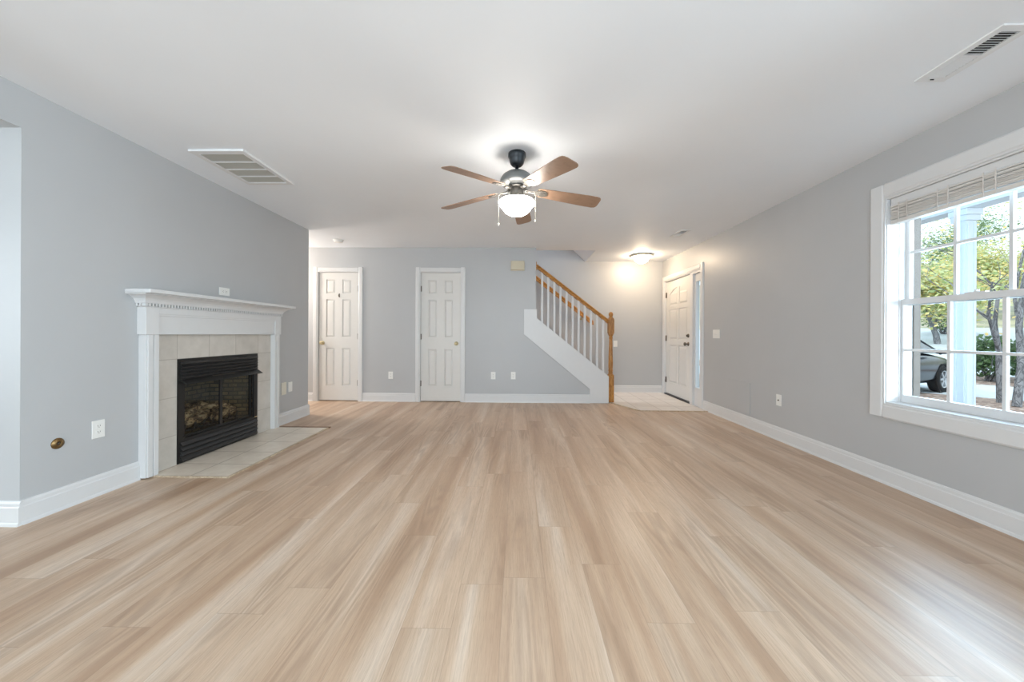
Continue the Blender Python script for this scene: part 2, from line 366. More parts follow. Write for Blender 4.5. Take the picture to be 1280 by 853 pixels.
# rear wall with patio glazing and kitchen window, both added for their light
PG = (-2.55, .55, .02, 2.14); KW = (-4.7, -3.1, .7, 2.05)
struct(MB().grid([XO, KW[0], KW[1], PG[0], PG[1], XR], [0, PG[2], KW[2], KW[3], PG[3], ZC], [PG, KW], fY(YR), -.15, 0), 'wall_rear', 'wall', 'grey rear wall with added wide glazing behind the camera', 'wall')
SW = (-.9, .9, .6, 2.1)  # hole for the unseen side window, added for its light
struct(MB().grid([YR-.15, SW[0], SW[1], YF+.15], [0, SW[2], SW[3], ZC], [SW], fX(XO), -.15, 0), 'wall_kitchen', 'wall', 'outer wall of the rooms beyond the fireplace wall', 'wall')
struct(MB().box(XO, XL-WT, YE-WT, YE, 0, ZC), 'wall_hall', 'wall', 'side wall of the hallway behind the fireplace wall', 'wall')
# back wall with the two closet doors
D1 = (-3.165, -2.537); D2 = (-1.534, -.907); DH = 2.045
XE = .285
struct(MB().grid([XO, D1[0]-.02, D1[1]+.02, D2[0]-.02, D2[1]+.02, XE], [0, DH+.015, ZC], [(D1[0]-.02, D1[1]+.02, 0, DH+.015), (D2[0]-.02, D2[1]+.02, 0, DH+.015)], fY(YB), 0, .10)
       .box(XO, XE, YB+.10, hy0-.02, 0, ZC), 'wall_back', 'wall', 'light grey back wall with two white closet doors', 'wall')
struct(MB().box(hx0-.2, XR+RW, YF, YF+.15, -.2, 4.9), 'wall_foyer', 'wall', 'warm grey far wall of the foyer and staircase', 'wall')
# grey triangle of wall under the stair skirt
struct(MB().prism([(XE, 0), (1.40, 0), (1.40, .40), (XE, 1.31)], (0, YB+.004, 0), (1, 0, 0), (0, 0, 1), (0, .13, 0)), 'wall_stair', 'wall', 'grey triangular wall below the white stair skirt', 'wall')
# shaft over the stairs: upper walls, sloped soffit
sh = MB(); sh.box(hx0-.15, hx0, hy0-.1, YF, ZC-.9, 4.9); sh.box(hx0, 1.6, hy0-.14, hy0-.002, ZC+.26, 4.9); sh.box(hx0-.15, 1.6, hy0-.14, YF, 4.9, 5.0)
struct(sh, 'wall_upstairs', 'wall', 'upper walls of the stairwell seen through the ceiling opening', 'wall')
struct(MB().prism([(1.247, ZC+.002), (.40, 3.24), (.40, 3.40), (1.247, 3.40)], (0, hy0+.004, 0), (1, 0, 0), (0, 0, 1), (0, YF-hy0-.008, 0)), 'trim_1', 'ceiling', 'sloped white soffit inside the stairwell opening', 'trim')

# baseboards
BBP = [(0, 0), (.022, 0), (.020, .014), (.0155, .020), (.0155, .100), (.0115, .106), (.0115, .122), (.006, .134), (0, .136)]
def base(name, segs, label):
    m = MB()
    for (p0, p1, nrm) in segs:
        p0, p1 = Vector(p0+(0,)), Vector(p1+(0,)); m.prism(BBP, p0, Vector(nrm+(0,)), (0, 0, 1), p1-p0)
    struct(m, name, 'trim', label, 'baseboard')
LEGL, LEGR = 2.612, 4.098                 # outer faces of the mantel legs
base('baseboard_left', [((XL, YO), (XL, LEGL), (1, 0)), ((XL-WT, YO), (XL+.0155, YO), (0, -1)), ((XL, LEGR), (XL, YE), (1, 0)), ((XL-WT, YE), (XL+.0155, YE), (0, 1))], 'white baseboard along the fireplace wall')
base('baseboard_right', [((XR, YR), (XR, DY0-.095), (-1, 0))], 'white baseboard along the right wall below the window')
base('baseboard_back', [((XO, YB), (D1[0]-.082, YB), (0, -1)), ((D1[1]+.082, YB), (D2[0]-.082, YB), (0, -1)), ((D2[1]+.082, YB), (1.136, YB), (0, -1))], 'white baseboard along the back wall between the doors')
base('baseboard_foyer', [((1.46, YF), (XR, YF), (0, -1)), ((XR, 6.80), (XR, YF), (-1, 0))], 'white baseboard along the foyer wall')
base('baseboard_rear', [((PG[1]+.1, YR), (XR, YR), (0, 1))], 'white baseboard on the rear wall')

# ------------------------------------------------------------------ foyer tile
struct(MB().prism([(1.482, 5.745), (1.735, 5.175), (XR-.02, 5.165), (XR-.02, YF-.02), (1.47, YF-.02), (1.47, 5.90)], (0, 0, .0005), (1, 0, 0), (0, 1, 0), (0, 0, .008)), 'floor_foyer', 'tile_foyer', 'white square foyer tile in front of the entry door', 'tile floor')
e = MB()
for a, b in (((1.470, 5.74), (1.728, 5.166)), ((1.728, 5.166), (XR-.02, 5.155))):
    a, b = Vector(a+(.006,)), Vector(b+(.006,)); d = (b-a).normalized(); n = Vector((-d.y, d.x, 0))
    e.obox((a+b)/2, (b-a)/2, n*.011, (0, 0, .0055))
struct(e, 'trim_2', 'lightstrip', 'pale edging strip between foyer tile and plank floor', 'trim')

# ------------------------------------------------------------------ panelled doors
def rect_frustum(m, fn, u0, u1, v0, v1, d0, d1, inset):
    vs = [fn(u0, v0, d0), fn(u1, v0, d0), fn(u1, v1, d0), fn(u0, v1, d0), fn(u0+inset, v0+inset, d1), fn(u1-inset, v0+inset, d1), fn(u1-inset, v1-inset, d1), fn(u0+inset, v1-inset, d1)]
    fs = [(0, 1, 5, 4), (1, 2, 6, 5), (2, 3, 7, 6), (3, 0, 4, 7), (4, 5, 6, 7)]
    o = Vector(fn(0, 0, 0)); 
    if (Vector(fn(1, 0, 0))-o).cross(Vector(fn(0, 1, 0))-o).dot(Vector(fn(0, 0, 1))-o)*(d1-d0) < 0: fs = [f[::-1] for f in fs]
    m.add(vs, fs)
def door_slab(fn, u0, u1, v0, v1, panels, thick=.036, rec=.013, arch=False):
    """fn's d axis points out towards the viewer, front at d=0"""
    m = MB(); m.grid([u0, u1], [v0, v1], [], fn, -thick, -rec)
    us = [u0, u1] + [p[0] for p in panels] + [p[1] for p in panels]; vs = [v0, v1] + [p[2] for p in panels] + [p[3] for p in panels]
    m.grid(us, vs, panels, fn, -rec, 0)
    for i, (a, b, c, d) in enumerate(panels):
        rect_frustum(m, fn, a+.010, b-.010, c+.010, d-.010, -rec, -.003, .020)
        if arch and i < 2:                # curved head: spandrel filling the corner of the top panels
            o0, o1 = (a, b) if i == 0 else (b, a)      # o0 = low side
            pts = [(o0, d)] + [(o0 + (o1-o0)*k/8, d - .075 + .075*math.sin(PI/2*k/8)) for k in range(9)]
            o = Vector(fn(0, 0, 0)); A = Vector(fn(1, 0, 0))-o; B = Vector(fn(0, 1, 0))-o; Dv = Vector(fn(0, 0, 1))-o
            m.prism(pts, o - Dv*rec, A, B, Dv*rec)
    return m
def closet_door(idx, u, hinge_left, label):
    r = thing('door_%d' % idx, label, 'door', ((u[0]+u[1])/2, YB, 0), kind='structure')
    fn = lambda a, b, d: (a, YB+.012-d, b)
    w = u[1]-u[0]; a0, a1, b0, b1 = u[0]+.118*w+.03, u[0]+.41*w, u[0]+.59*w, u[1]-.118*w-.03
    a0, a1, b0, b1 = u[0]+.115, u[0]+.255, u[1]-.255, u[1]-.115
    top = DH
    pn = []
    for (p, q) in ((top-.335, top-.112), (top-1.03, top-.425), (top-1.80, top-1.205)):
        pn += [(a0, a1, p, q), (b0, b1, p, q)]
    door_slab(fn, u[0], u[1], .012, DH, pn).build('door_slab', 'door', r)
    f = MB()                               # jamb lining and stop
    f.box(u[0]-.02, u[0]-.003, YB-.002, YB+.098, 0, DH+.015); f.box(u[1]+.003, u[1]+.02, YB-.002, YB+.098, 0, DH+.015); f.box(u[0]-.003, u[1]+.003, YB-.002, YB+.098, DH+.003, DH+.015)
    f.build('jamb', 'trim', r)
    c = MB(); cp = [(0, 0), (.014, 0), (.014, .010), (.020, .022), (.020, .066), (.012, .074), (0, .076)]
    cp = [(y, -x) for x, y in cp]
    ti = .006
    for sx, ue in ((-1, u[0]-ti), (1, u[1]+ti)):
        c.prism([(a*sx, b) for a, b in cp], (ue, YB, 0), (1, 0, 0), (0, 1, 0), (0, 0, DH+ti+.076))
    c.prism(cp, (u[0]-ti, YB, DH+ti), (0, 0, 1), (0, 1, 0), (w+2*ti, 0, 0))
    c.build('casing', 'trim', r)
    hx = u[0] if hinge_left else u[1]; kx = u[1]-.062 if hinge_left else u[0]+.062
    for z in (.29, 1.03, 1.79):
        h = MB(); h.lathe([(0, -.045), (.006, -.045), (.006, .045), (0, .045)], (hx, YB+.004, z), (0, 0, 1), 10); h.box(hx-.011, hx+.011, YB+.009, YB+.0135, z-.044, z+.044)
        h.build('hinge', 'nickel', r)
    k = MB(); k.lathe([(0, 0), (.031, 0), (.030, .006), (.014, .010), (.011, .028), (.022, .036), (.028, .048), (.026, .058), (.014, .064), (0, .065)], (kx, YB+.012, .925), (0, -1, 0), 20)
    k.build('knob', 'brass', r)
    return r
d1 = closet_door(1, D1, False, 'white six-panel closet door at the hallway corner, brass knob on its left')
m = MB(); m.tube([(-2.84, YB+.012, 1.70), (-2.84, YB-.012, 1.69), (-2.84, YB-.018, 1.675), (-2.84, YB-.010, 1.66), (-2.84, YB+.006, 1.655)], .004, 6); m.box(-2.848, -2.832, YB+.006, YB+.0115, 1.65, 1.71)
m.build('coat_hook', 'nickel', d1)
closet_door(2, D2, True, 'white six-panel closet door in the middle of the back wall, brass knob on its right')

# entry door with sidelight, in the right wall
r = thing('door_3', 'white entry door with arched top panels beside a narrow sidelight', 'door', (XR, 6.2, 0), kind='structure')
fn = lambda a, b, d: (XR+.022-d, a, b)
s0, s1 = 5.742, 6.693
yy = [s0+.135, s0+.135+.305, s1-.135-.305, s1-.135]
pn = [(yy[2], yy[3], 1.60, 1.90), (yy[0], yy[1], 1.60, 1.90), (yy[2], yy[3], 1.00, 1.53), (yy[0], yy[1], 1.00, 1.53), (yy[2], yy[3], .24, .90), (yy[0], yy[1], .24, .90)]
# low side of the arch is the outer side: first panel (far) low at its far edge
mdo = MB(); mdo.grid([s0, s1], [.03, 2.035], [], fn, -.042, -.010)
mdo.grid([s0, s1]+yy, [.03, 2.035, 1.60, 1.90, 1.00, 1.53, .24, .90], pn, fn, -.010, 0)
for i, (a, b, c, d) in enumerate(pn):
    rect_frustum(mdo, fn, a+.012, b-.012, c+.012, d-(.012 if i > 1 else .085), -.010, -.001, .026)
    if i < 2:
        o0, o1 = (b, a) if i == 0 else (a, b)
        pts = [(o0, d)] + [(o0+(o1-o0)*k/8, d-.11+.11*math.sin(PI/2*k/8)) for k in range(9)]
        mdo.prism(pts, (XR+.022+.010, 0, 0), (0, 1, 0), (0, 0, 1), (-.010, 0, 0))
mdo.build('door_slab', 'door', r)
f = MB()
f.box(XR-.002, XR+RW, s1+.004, DY1, 0, DZ); f.box(XR-.002, XR+.105, s0-.09, s0-.004, 0, 2.04); f.box(XR-.002, XR+RW, s0-.09, s1+.004, 2.039, DZ); f.box(XR-.002, XR+RW, DY0, s0-.09, 2.02, DZ)
f.build('jamb', 'trim', r)
c = MB(); cp = [(0, 0), (0, -.014), (.010, -.014), (.022, -.020), (.072, -.020), (.082, -.012), (.084, 0)]
c.prism([(a, b) for a, b in cp], (XR, DY1-.004, 0), (0, 1, 0), (1, 0, 0), (0, 0, DZ+.078)); c.prism([(-a, b) for a, b in cp], (XR, DY0+.004, 0), (0, 1, 0), (1, 0, 0), (0, 0, DZ+.078))
c.prism([(a, b) for a, b in cp], (XR, DY0+.004, DZ-.006), (0, 0, 1), (1, 0, 0), (0, DY1-DY0-.008, 0))
c.build('casing', 'trim', r)
MB().box(XR-.012, XR+RW, s0-.004, s1+.004, 0.001, .024).build('threshold', 'dark', r)
for z in (.27, 1.02, 1.80):
    h = MB(); h.lathe([(0, -.05), (.007, -.05), (.007, .05), (0, .05)], (XR+.012, s1, z), (0, 0, 1), 10); h.box(XR+.0165, XR+.021, s1-.024, s1-.002, z-.05, z+.05); h.build('hinge', 'nickel', r)
k = MB(); k.lathe([(0, 0), (.033, 0), (.032, .007), (.015, .012), (.012, .034), (.024, .042), (.030, .054), (.027, .066), (.014, .072), (0, .073)], (XR+.022, 5.835, .935), (-1, 0, 0), 20); k.build('knob', 'nickel', r)
k = MB(); k.lathe([(0, 0), (.032, 0), (.031, .010), (.020, .016), (0, .016)], (XR+.022, 5.835, 1.068), (-1, 0, 0), 20); k.box(XR-.014, XR+.008, 5.831, 5.839, 1.052, 1.084); k.build('deadbolt', 'nickel', r)
g = MB().grid([DY0, s0-.09, 5.435, 5.60], [.0, 2.02, .28, 1.90], [(5.435, 5.60, .28, 1.90)], fX(XR+.03), 0, .045)
sl = g.build('sidelight_panel', 'trim', r)
b = MB(); b.grid([5.420, 5.615, 5.437, 5.598], [.265, 1.915, .282, 1.898], [(5.437, 5.598, .282, 1.898)], fX(XR+.018), 0, .013); b.build('glazing_bead', 'trim', sl)
MB().box(XR+.050, XR+.054, 5.434, 5.601, .279, 1.901).build('glass', 'glass', sl)

# ------------------------------------------------------------------ front window
r = thing('window_1', 'white double-hung window with divided panes in the right wall', 'window', (XR, 2.25, WZ0), kind='structure')
c = MB(); ow = .108
cp = [(0, 0), (0, -.012), (.012, -.012), (.020, -.018), (ow-.012, -.022), (ow, -.014), (ow, 0)]
for sg, ye in ((1, WY1), (-1, WY0)): c.prism([(a*sg, b) for a, b in cp], (XR, ye, WZ0-ow+.01), (0, 1, 0), (1, 0, 0), (0, 0, WZ1-WZ0+2*ow-.015))
c.prism(cp, (XR, WY0, WZ1), (0, 0, 1), (1, 0, 0), (0, WY1-WY0, 0)); c.prism([(-a, b) for a, b in cp], (XR, WY0, WZ0), (0, 0, 1), (1, 0, 0), (0, WY1-WY0, 0))
c.build('casing', 'trim', r)
j = MB().grid([WY0, WY1, WY0+.006, WY1-.006], [WZ0, WZ1, WZ0+.012, WZ1-.012], [(WY0+.006, WY1-.006, WZ0+.012, WZ1-.012)], fX(XR), -.002, RW+.03)
j.build('jamb', 'trim', r)
tr_ = MB()                                # sash tracks on the side jambs
for y0, y1 in ((WY0+.006, WY0+.011), (WY1-.011, WY1-.006)):
    tr_.box(XR+.084, XR+.094, y0, y1, WZ0+.012, WZ1-.012); tr_.box(XR+.128, XR+.131, y0, y1, WZ0+.012, WZ1-.012)
tr_.build('sash_track', 'trim', r)
def sash(x, z0, z1, st, br, tr, name):
    y0, y1 = WY0+.008, WY1-.008
    s = MB().grid([y0, y1, y0+st, y1-st], [z0, z1, z0+br, z1-tr], [(y0+st, y1-st, z0+br, z1-tr)], fX(XR+x), 0, .030).build(name, 'trim', r, .003)
    gy0, gy1, gz0, gz1 = y0+st, y1-st, z0+br, z1-tr
    mu = MB()
    for k in (1, 2):
        y = gy0+(gy1-gy0)*k/3; mu.box(XR+x+.005, XR+x+.024, y-.009, y+.009, gz0, gz1)
    zc = (gz0+gz1)/2; mu.box(XR+x+.004, XR+x+.025, gy0, gy1, zc-.009, zc+.009)
    mu.build('muntin', 'trim', s)
    MB().box(XR+x+.013, XR+x+.016, gy0-.004, gy1+.004, gz0-.004, gz1+.004).build('glass', 'glass', s)
sash(.096, WZ0+.013, 1.345, .020, .055, .040, 'lower_sash')
sash(.133, 1.300, WZ1-.013, .024, .040, .045, 'upper_sash')
f = MB(); f.box(XR+RW+.002, XR+RW+.048, WY1-.016, WY1+.02, WZ0-.03, WZ1+.03); f.box(XR+RW+.002, XR+RW+.05, WY0-.02, WY0+.03, WZ0-.03, WZ1+.03)
tag(f.build('screen_frame', 'taupe', r), 'taupe outer screen frame')
m = MB(); m.box(XR+.098, XR+.124, 2.22, 2.32, 1.3455, 1.353); m.lathe([(0, 0), (.012, 0), (.010, .012), (0, .014)], (XR+.111, 2.27, 1.353), (0, 0, 1), 12); m.build('sash_lock', 'trim', r)

r = thing('window_4', 'unseen second white front window, added nearer the camera for light', 'window', (XR, -.2, WZ0), kind='structure')
MB().grid([VY0-.10, VY1+.10, VY0, VY1], [WZ0-.10, WZ1+.10, WZ0, WZ1], [(VY0, VY1, WZ0, WZ1)], fX(XR), -.02, -.0005).build('casing', 'trim', r, .003)
_ym = (VY0+VY1)/2
MB().grid([VY0, VY1, VY0+.03, _ym-.03, _ym+.03, VY1-.03], [WZ0, WZ1, WZ0+.04, 1.31, 1.35, WZ1-.04], [(a_, b_, c_, d_) for a_, b_ in ((VY0+.03, _ym-.03), (_ym+.03, VY1-.03)) for c_, d_ in ((WZ0+.04, 1.31), (1.35, WZ1-.04))], fX(XR), .10, .14).build('sash', 'trim', r)
MB().box(XR+.118, XR+.122, VY0+.02, VY1-.02, WZ0+.03, WZ1-.03).build('glass', 'glass', r)

# raised blind
bl = thing('window_blind', 'raised off-white slatted blind bunched at the top of the window', 'blind', (XR+.04, 2.25, 1.89))
y0, y1 = WY0+.018, WY1-.018
MB().box(XR+.012, XR+.070, y0, y1, 2.025, 2.072).build('headrail', 'trim', bl, .003)
m = MB(); z = 1.922
for i in range(19):
    q = .006 if i in (5, 6, 12) else 0; m.box(XR+.009+.002*math.sin(i*2.1)+q, XR+.062+.002*math.sin(i*1.7), y0, y1, z, z+.0036); z += .0044 + (.0032 if i in (4, 8, 12, 16) else 0)
m.build('slat_stack', 'blind', bl)
MB().box(XR+.008, XR+.064, y0, y1, 2.018, 2.0245).build('top_slat', 'trim', bl, .002)
MB().box(XR+.008, XR+.064, y0, y1, 1.888, 1.915).build('bottom_rail', 'blind', bl, .004)
for yl in (2.60, 2.36, 2.13, 1.90):
    m = MB()
    for dy in (-.028, .028): m.box(XR+.004, XR+.0065, yl+dy-.003, yl+dy+.003, 1.886, 2.03)
    m.box(XR+.0035, XR+.0075, yl-.028, yl+.028, 2.004, 2.012); m.box(XR+.004, XR+.0065, yl-.028, yl+.028, 1.950, 1.953)
    m.build('ladder_cord', 'blind', bl)

# unseen glazing behind the camera, added to let fill light in
def added_window(idx, hole, label, nmull):
    r = thing('window_%d' % idx, label, 'window', ((hole[0]+hole[1])/2, YR, hole[2]), kind='structure')
    us = [hole[0], hole[1], hole[0]+.06, hole[1]-.06]
    MB().grid(us, [hole[2], hole[3], hole[2]+.06, hole[3]-.06], [(us[2], us[3], hole[2]+.06, hole[3]-.06)], fY(YR), -.12, -.04).build('frame', 'trim', r)
    m = MB()
    for k in range(1, nmull):
        x = us[2]+(us[3]-us[2])*k/nmull; m.box(x-.03, x+.03, YR-.11, YR-.05, hole[2]+.06, hole[3]-.06)
    m.build('mullion', 'trim', r); MB().box(us[2], us[3], YR-.085, YR-.080, hole[2]+.06, hole[3]-.06).build('glass', 'glass', r)
added_window(2, PG, 'unseen wide white patio glazing, added in the rear wall for light', 3); added_window(3, KW, 'unseen white kitchen window, added in the rear wall for light', 2)
r = thing('window_5', 'unseen white side window, added beyond the fireplace wall for light', 'window', (XO, 0, SW[2]), kind='structure')
MB().grid([SW[0], SW[1], SW[0]+.06, SW[1]-.06], [SW[2], SW[3], SW[2]+.06, SW[3]-.06], [(SW[0]+.06, SW[1]-.06, SW[2]+.06, SW[3]-.06)], fX(XO), -.12, -.04).build('frame', 'trim', r)
MB().box(XO-.11, XO-.05, -.03, .03, SW[2]+.06, SW[3]-.06).build('mullion', 'trim', r); MB().box(XO-.085, XO-.08, SW[0]+.06, SW[1]-.06, SW[2]+.06, SW[3]-.06).build('glass', 'glass', r)

# ------------------------------------------------------------------ fireplace
FX = -2.745                               # tile plane
ts = MB().grid([LEGL+.0925, LEGR-.0925, 2.894, 3.797], [.0095, 1.060, .862], [(2.894, 3.797, .0095, .862)], fX(FX), -.0195, 0)
tag(ts.build('tile_surround', 'tile_wall'), 'cream square wall tile framing the black gas fireplace', 'tile')

mt = thing('fireplace_mantel', 'white painted mantel with dentil moulding around the fireplace', 'mantel', (XL, 3.355, 0))
LX = -2.700
def leg(o, i):                            # o outer y, i inner y
    m = MB(); a, b = min(o, i), max(o, i)
    m.box(XL+.0005, LX-.010, a, b, .0095, 1.06)
    m.box(LX-.0102, LX, a+(.010 if o < i else .004), a+(.048 if o < i else .040), .0095, 1.06)
    m.box(LX-.0102, LX+.002, b-(.040 if o < i else .048), b-(.004 if o < i else .010), .0095, 1.06)
    m.build('leg', 'trim', mt, .002)
leg(LEGL, LEGL+.092); leg(LEGR, LEGR-.092)
fz = MB()
fz.box(XL+.0005, LX-.008, LEGL-.012, LEGR+.012, 1.0605, 1.262)                 # frieze board
fz.box(LX-.0082, LX+.004, LEGL-.012, LEGL+.085, 1.0605, 1.262); fz.box(LX-.0082, LX+.004, LEGR-.085, LEGR+.012, 1.0605, 1.262)
fz.box(LX-.0082, LX+.004, LEGL+.085, LEGR-.085, 1.215, 1.262); fz.box(LX-.0082, LX-.001, LEGL+.085, LEGR-.085, 1.200, 1.2152)
fz.box(LX-.0082, LX, LEGL+.085, LEGR-.085, 1.0605, 1.072)
fz.build('frieze', 'trim', mt, .0015)
def wrap(m, prof):                        # sweep (projection, z) profile round three sides with mitred corners
    base_p = .065
    ring = []
    for p, z in prof:
        d = p-base_p
        ring.append([(XL+.0005, LEGL-.012-d, z), (XL+p, LEGL-.012-d, z), (XL+p, LEGR+.012+d, z), (XL+.0005, LEGR+.012+d, z)])
    for k in range(len(ring)-1):
        a, b = ring[k], ring[k+1]
        for s_ in range(3): m.add([a[s_], a[s_+1], b[s_+1], b[s_]], [(0, 1, 2, 3)])
    m.add(ring[0], [(3, 2, 1, 0)]); m.add(ring[-1], [(0, 1, 2, 3)])
    m.add([q[0] for q in ring] + [q[3] for q in ring][::-1], [list(range(2*len(ring)))])
m = MB(); wrap(m, [(.068, 1.2625), (.074, 1.264), (.074, 1.268), (.045, 1.2685), (.045, 1.2895), (.078, 1.290), (.080, 1.296), (.084, 1.308), (.094, 1.324), (.112, 1.338), (.128, 1.346), (.146, 1.350), (.146, 1.356)])
m.build('crown_moulding', 'trim', mt)
dn = MB(); yv = LEGL-.012-.012
while yv < LEGR+.024:
    dn.box(XL+.048, XL+.079, yv, yv+.0125, 1.2690, 1.2890); yv += .0245
xv = XL+.006
while xv < XL+.060:
    dn.box(xv, xv+.0125, LEGL-.026, LEGL+.006, 1.2690, 1.2890); dn.box(xv, xv+.0125, LEGR-.006, LEGR+.026, 1.2690, 1.2890); xv += .0245
dn.build('dentil_moulding', 'trim', mt)
MB().box(XL+.0005, XL+.186, 2.513, 4.197, 1.3565, 1.385).build('mantel_shelf', 'trim', mt, .006, 3)

gf = thing('gas_fireplace', 'black gas fireplace with louvres, hood and ceramic logs', 'fireplace', (XL, 3.345, .01))
y0, y1 = 2.896, 3.795
m = MB().grid([y0, y1, 2.945, 3.746], [.0105, .860, .205, .690], [(2.945, 3.746, .205, .690)], fX(FX-.012), 0, .018); m.build('face_frame', 'black', gf, .002)
for (za, zb, n, nm) in ((.705, .845, 5, 'upper_louver'), (.030, .190, 4, 'lower_louver')):
    m = MB(); p = (zb-za)/n
    for k in range(n):
        z = za+p*k; m.prism([(0, 0), (.020, .001), (.022, .005), (.006, p*.66), (0, p*.66)], (FX+.0062, y0+.02, z), (1, 0, 0), (0, 0, 1), (0, y1-y0-.04, 0))
    m.build(nm, 'dark', gf)
m = MB(); m.prism([(0, .038), (.012, .038), (.062, .004), (.062, 0), (.055, 0), (0, .030)], (FX+.0062, y0+.012, .655), (1, 0, 0), (0, 0, 1), (0, y1-y0-.02, 0)); hd = m.build('hood', 'black', gf)
m = MB(); yv = 3.22
while yv < 3.47:
    m.lathe([(0, 0), (.008, 0), (.006, .004), (0, .004)], (FX+.020, yv, .690), (.35, 0, .93), 8); yv += .022
m.build('vent_holes', 'nickel', hd)
fb = MB()                                  # firebox lining, open at the front
bx = -3.16
fb.box(bx-.02, bx, FB[0]+.08, FB[1]-.08, .045, .79); fb.box(bx-.02, XL-.002, FB[0]+.002, FB[1]-.002, .0405, .052)
fb.add([(bx, FB[0]+.08, .05), (XL-.002, FB[0]+.004, .05), (XL-.002, FB[0]+.004, .79), (bx, FB[0]+.08, .79)], [(3, 2, 1, 0), (0, 1, 2, 3)])
fb.add([(bx, FB[1]-.08, .05), (XL-.002, FB[1]-.004, .05), (XL-.002, FB[1]-.004, .79), (bx, FB[1]-.08, .79)], [(0, 1, 2, 3)])
fb.box(bx-.02, XL-.002, FB[0]+.002, FB[1]-.002, .785, .797)
fb.build('firebox', 'firebrick', gf)
st = MB()
for yv in (2.952, 3.340, 3.712): st.box(FX-.030, FX-.016, yv, yv+.028, .222, .672)
st.box(FX-.030, FX-.016, 2.952, 3.740, .205, .225); st.box(FX-.030, FX-.016, 2.952, 3.740, .655, .675)
gd = st.build('glass_door', 'black', gf)
gl_ = MB(); gl_.box(FX-.024, FX-.021, 2.978, 3.342, .224, .656); gl_.box(FX-.024, FX-.021, 3.366, 3.714, .224, .656); gl_.build('glass', 'fireglass', gd)
m = MB(); m.box(FX+.0065, FX+.0085, 3.752, 3.792, .196, .204); m.build('badge', 'brass', gf)
m = MB()                                   # grate and burner
for k in range(7):
    y = 3.06+k*.095; m.tube([(bx+.08, y, .30), (bx+.08, y, .235), (-2.84, y, .235), (-2.825, y, .29)], .008, 6)
m.tube([(bx+.10, 3.02, .228), (bx+.10, 3.67, .228)], .008, 6); m.tube([(-2.86, 3.02, .228), (-2.86, 3.67, .228)], .008, 6)
for y in (3.04, 3.65): m.tube([(-2.86, y, .228), (-2.86, y, .05)], .008, 6); m.tube([(bx+.10, y, .228), (bx+.10, y, .05)], .008, 6)
m.build('grate', 'dark', gf)
def log(name, a, b, rad, seed, parent):
    rnd = random.Random(seed); a, b = Vector(a), Vector(b); pts = []; rr = []
    for k in range(9):
        t = k/8; p = a.lerp(b, t) + Vector((rnd.uniform(-1, 1), rnd.uniform(-1, 1), rnd.uniform(-1, 1)))*rad*.16; pts.append(p); rr.append(rad*(1+rnd.uniform(-.16, .16)))
    rr[0] *= .82; rr[-1] *= .82
    m = MB(); m.tube(pts, rr, 12)
    q = a.lerp(b, .62); m.tube([q, q+Vector((.02, .03, rad*1.5))], [rad*.42, rad*.3], 8)
    return m.build('log', 'log', parent)
log('log', (-3.04, 3.03, .30), (-3.02, 3.64, .31), .055, 1, gf); log('log', (-2.885, 3.02, .280), (-2.93, 3.36, .292), .043, 2, gf)
log('log', (-2.87, 3.40, .280), (-2.90, 3.68, .292), .040, 3, gf); log('log', (-2.90, 3.12, .345), (-3.04, 3.47, .395), .034, 4, gf)
log('log', (-3.06, 3.30, .395), (-2.89, 3.60, .345), .030, 5, gf); log('log', (-3.00, 3.08, .385), (-3.06, 3.20, .50), .032, 6, gf)
m = MB()
for i in range(70):
    x, y = random.uniform(bx+.05, -2.82), random.uniform(3.0, 3.7); s_ = random.uniform(.008, .02); m.lathe([(0, 0), (s_, s_*.3), (s_*.8, s_), (0, s_*1.2)], (x, y, .052), (random.uniform(-.4, .4), random.uniform(-.4, .4), 1), 6)
m.box(bx+.02, -2.81, 2.99, 3.70, .052, .060)
tag(m.build('ember_bed', 'ash', gf), kind='stuff')

he = thing('hearth', 'cream tiled floor hearth in front of the black fireplace', 'hearth', (-2.44, 3.38, 0))
HX, HY0, HY1 = -2.150, 2.672, 4.085
MB().box(FX-.018, HX, HY0, HY1, .0005, .009).build('hearth_tile', 'tile_hearth', he)
m = MB(); m.box(HX+.0003, HX+.020, HY0-.012, HY1+.004, .0005, .010); m.box(FX+.05, HX+.0003, HY0-.012, HY0-.0003, .0005, .010)
tag(m.build('edge_trim', 'lightstrip', he), 'tan edging strip')
m = MB(); m.prism([(0, 0), (.046, 0), (.040, .010), (.010, .014), (0, .012)], (LX+.004, HY1+.0005, .0005), (0, 1, 0), (0, 0, 1), (HX+.02-LX-.004, 0, 0))
tag(m.build('reducer_strip', 'darkstrip', he), 'brown wood reducer strip')

# ------------------------------------------------------------------ staircase
sc_ = thing('staircase', 'white staircase rising leftwards behind the oak railing', 'stairs', (1.43, 6.3, 0))
RUN, RISE = .243, .188
for k in range(9):
    x1 = 1.40-k*RUN; z1 = RISE*(k+1)
    MB().box(x1-RUN-.02, x1+.025, YB+.145, YF-.022, z1-.026, z1).build('tread', 'oak_rail', sc_, .004)
    MB().box(x1-.018, x1, YB+.147, YF-.024, z1-RISE+.001, z1-.0265).build('riser', 'trim', sc_)
P_ = [(.098, 1.075), (1.136, .222), (1.136, 0), (1.432, 0), (1.432, .423), (.302, 1.329), (.302, 1.470), (.098, 1.470)]
sk = MB(); sk.prism(P_, (0, YB-.014, .001), (1, 0, 0), (0, 0, 1), (0, .0135, 0))
sk.prism([(.302, 1.310), (1.432, .405), (1.432, .423), (.302, 1.329)], (0, YB-.0004, .001), (1, 0, 0), (0, 0, 1), (0, .141, 0))
sk.box(1.4175, 1.432, YB-.0004, YB+.14, .001, .41)
sk.build('skirt_board', 'trim', sc_, .002)
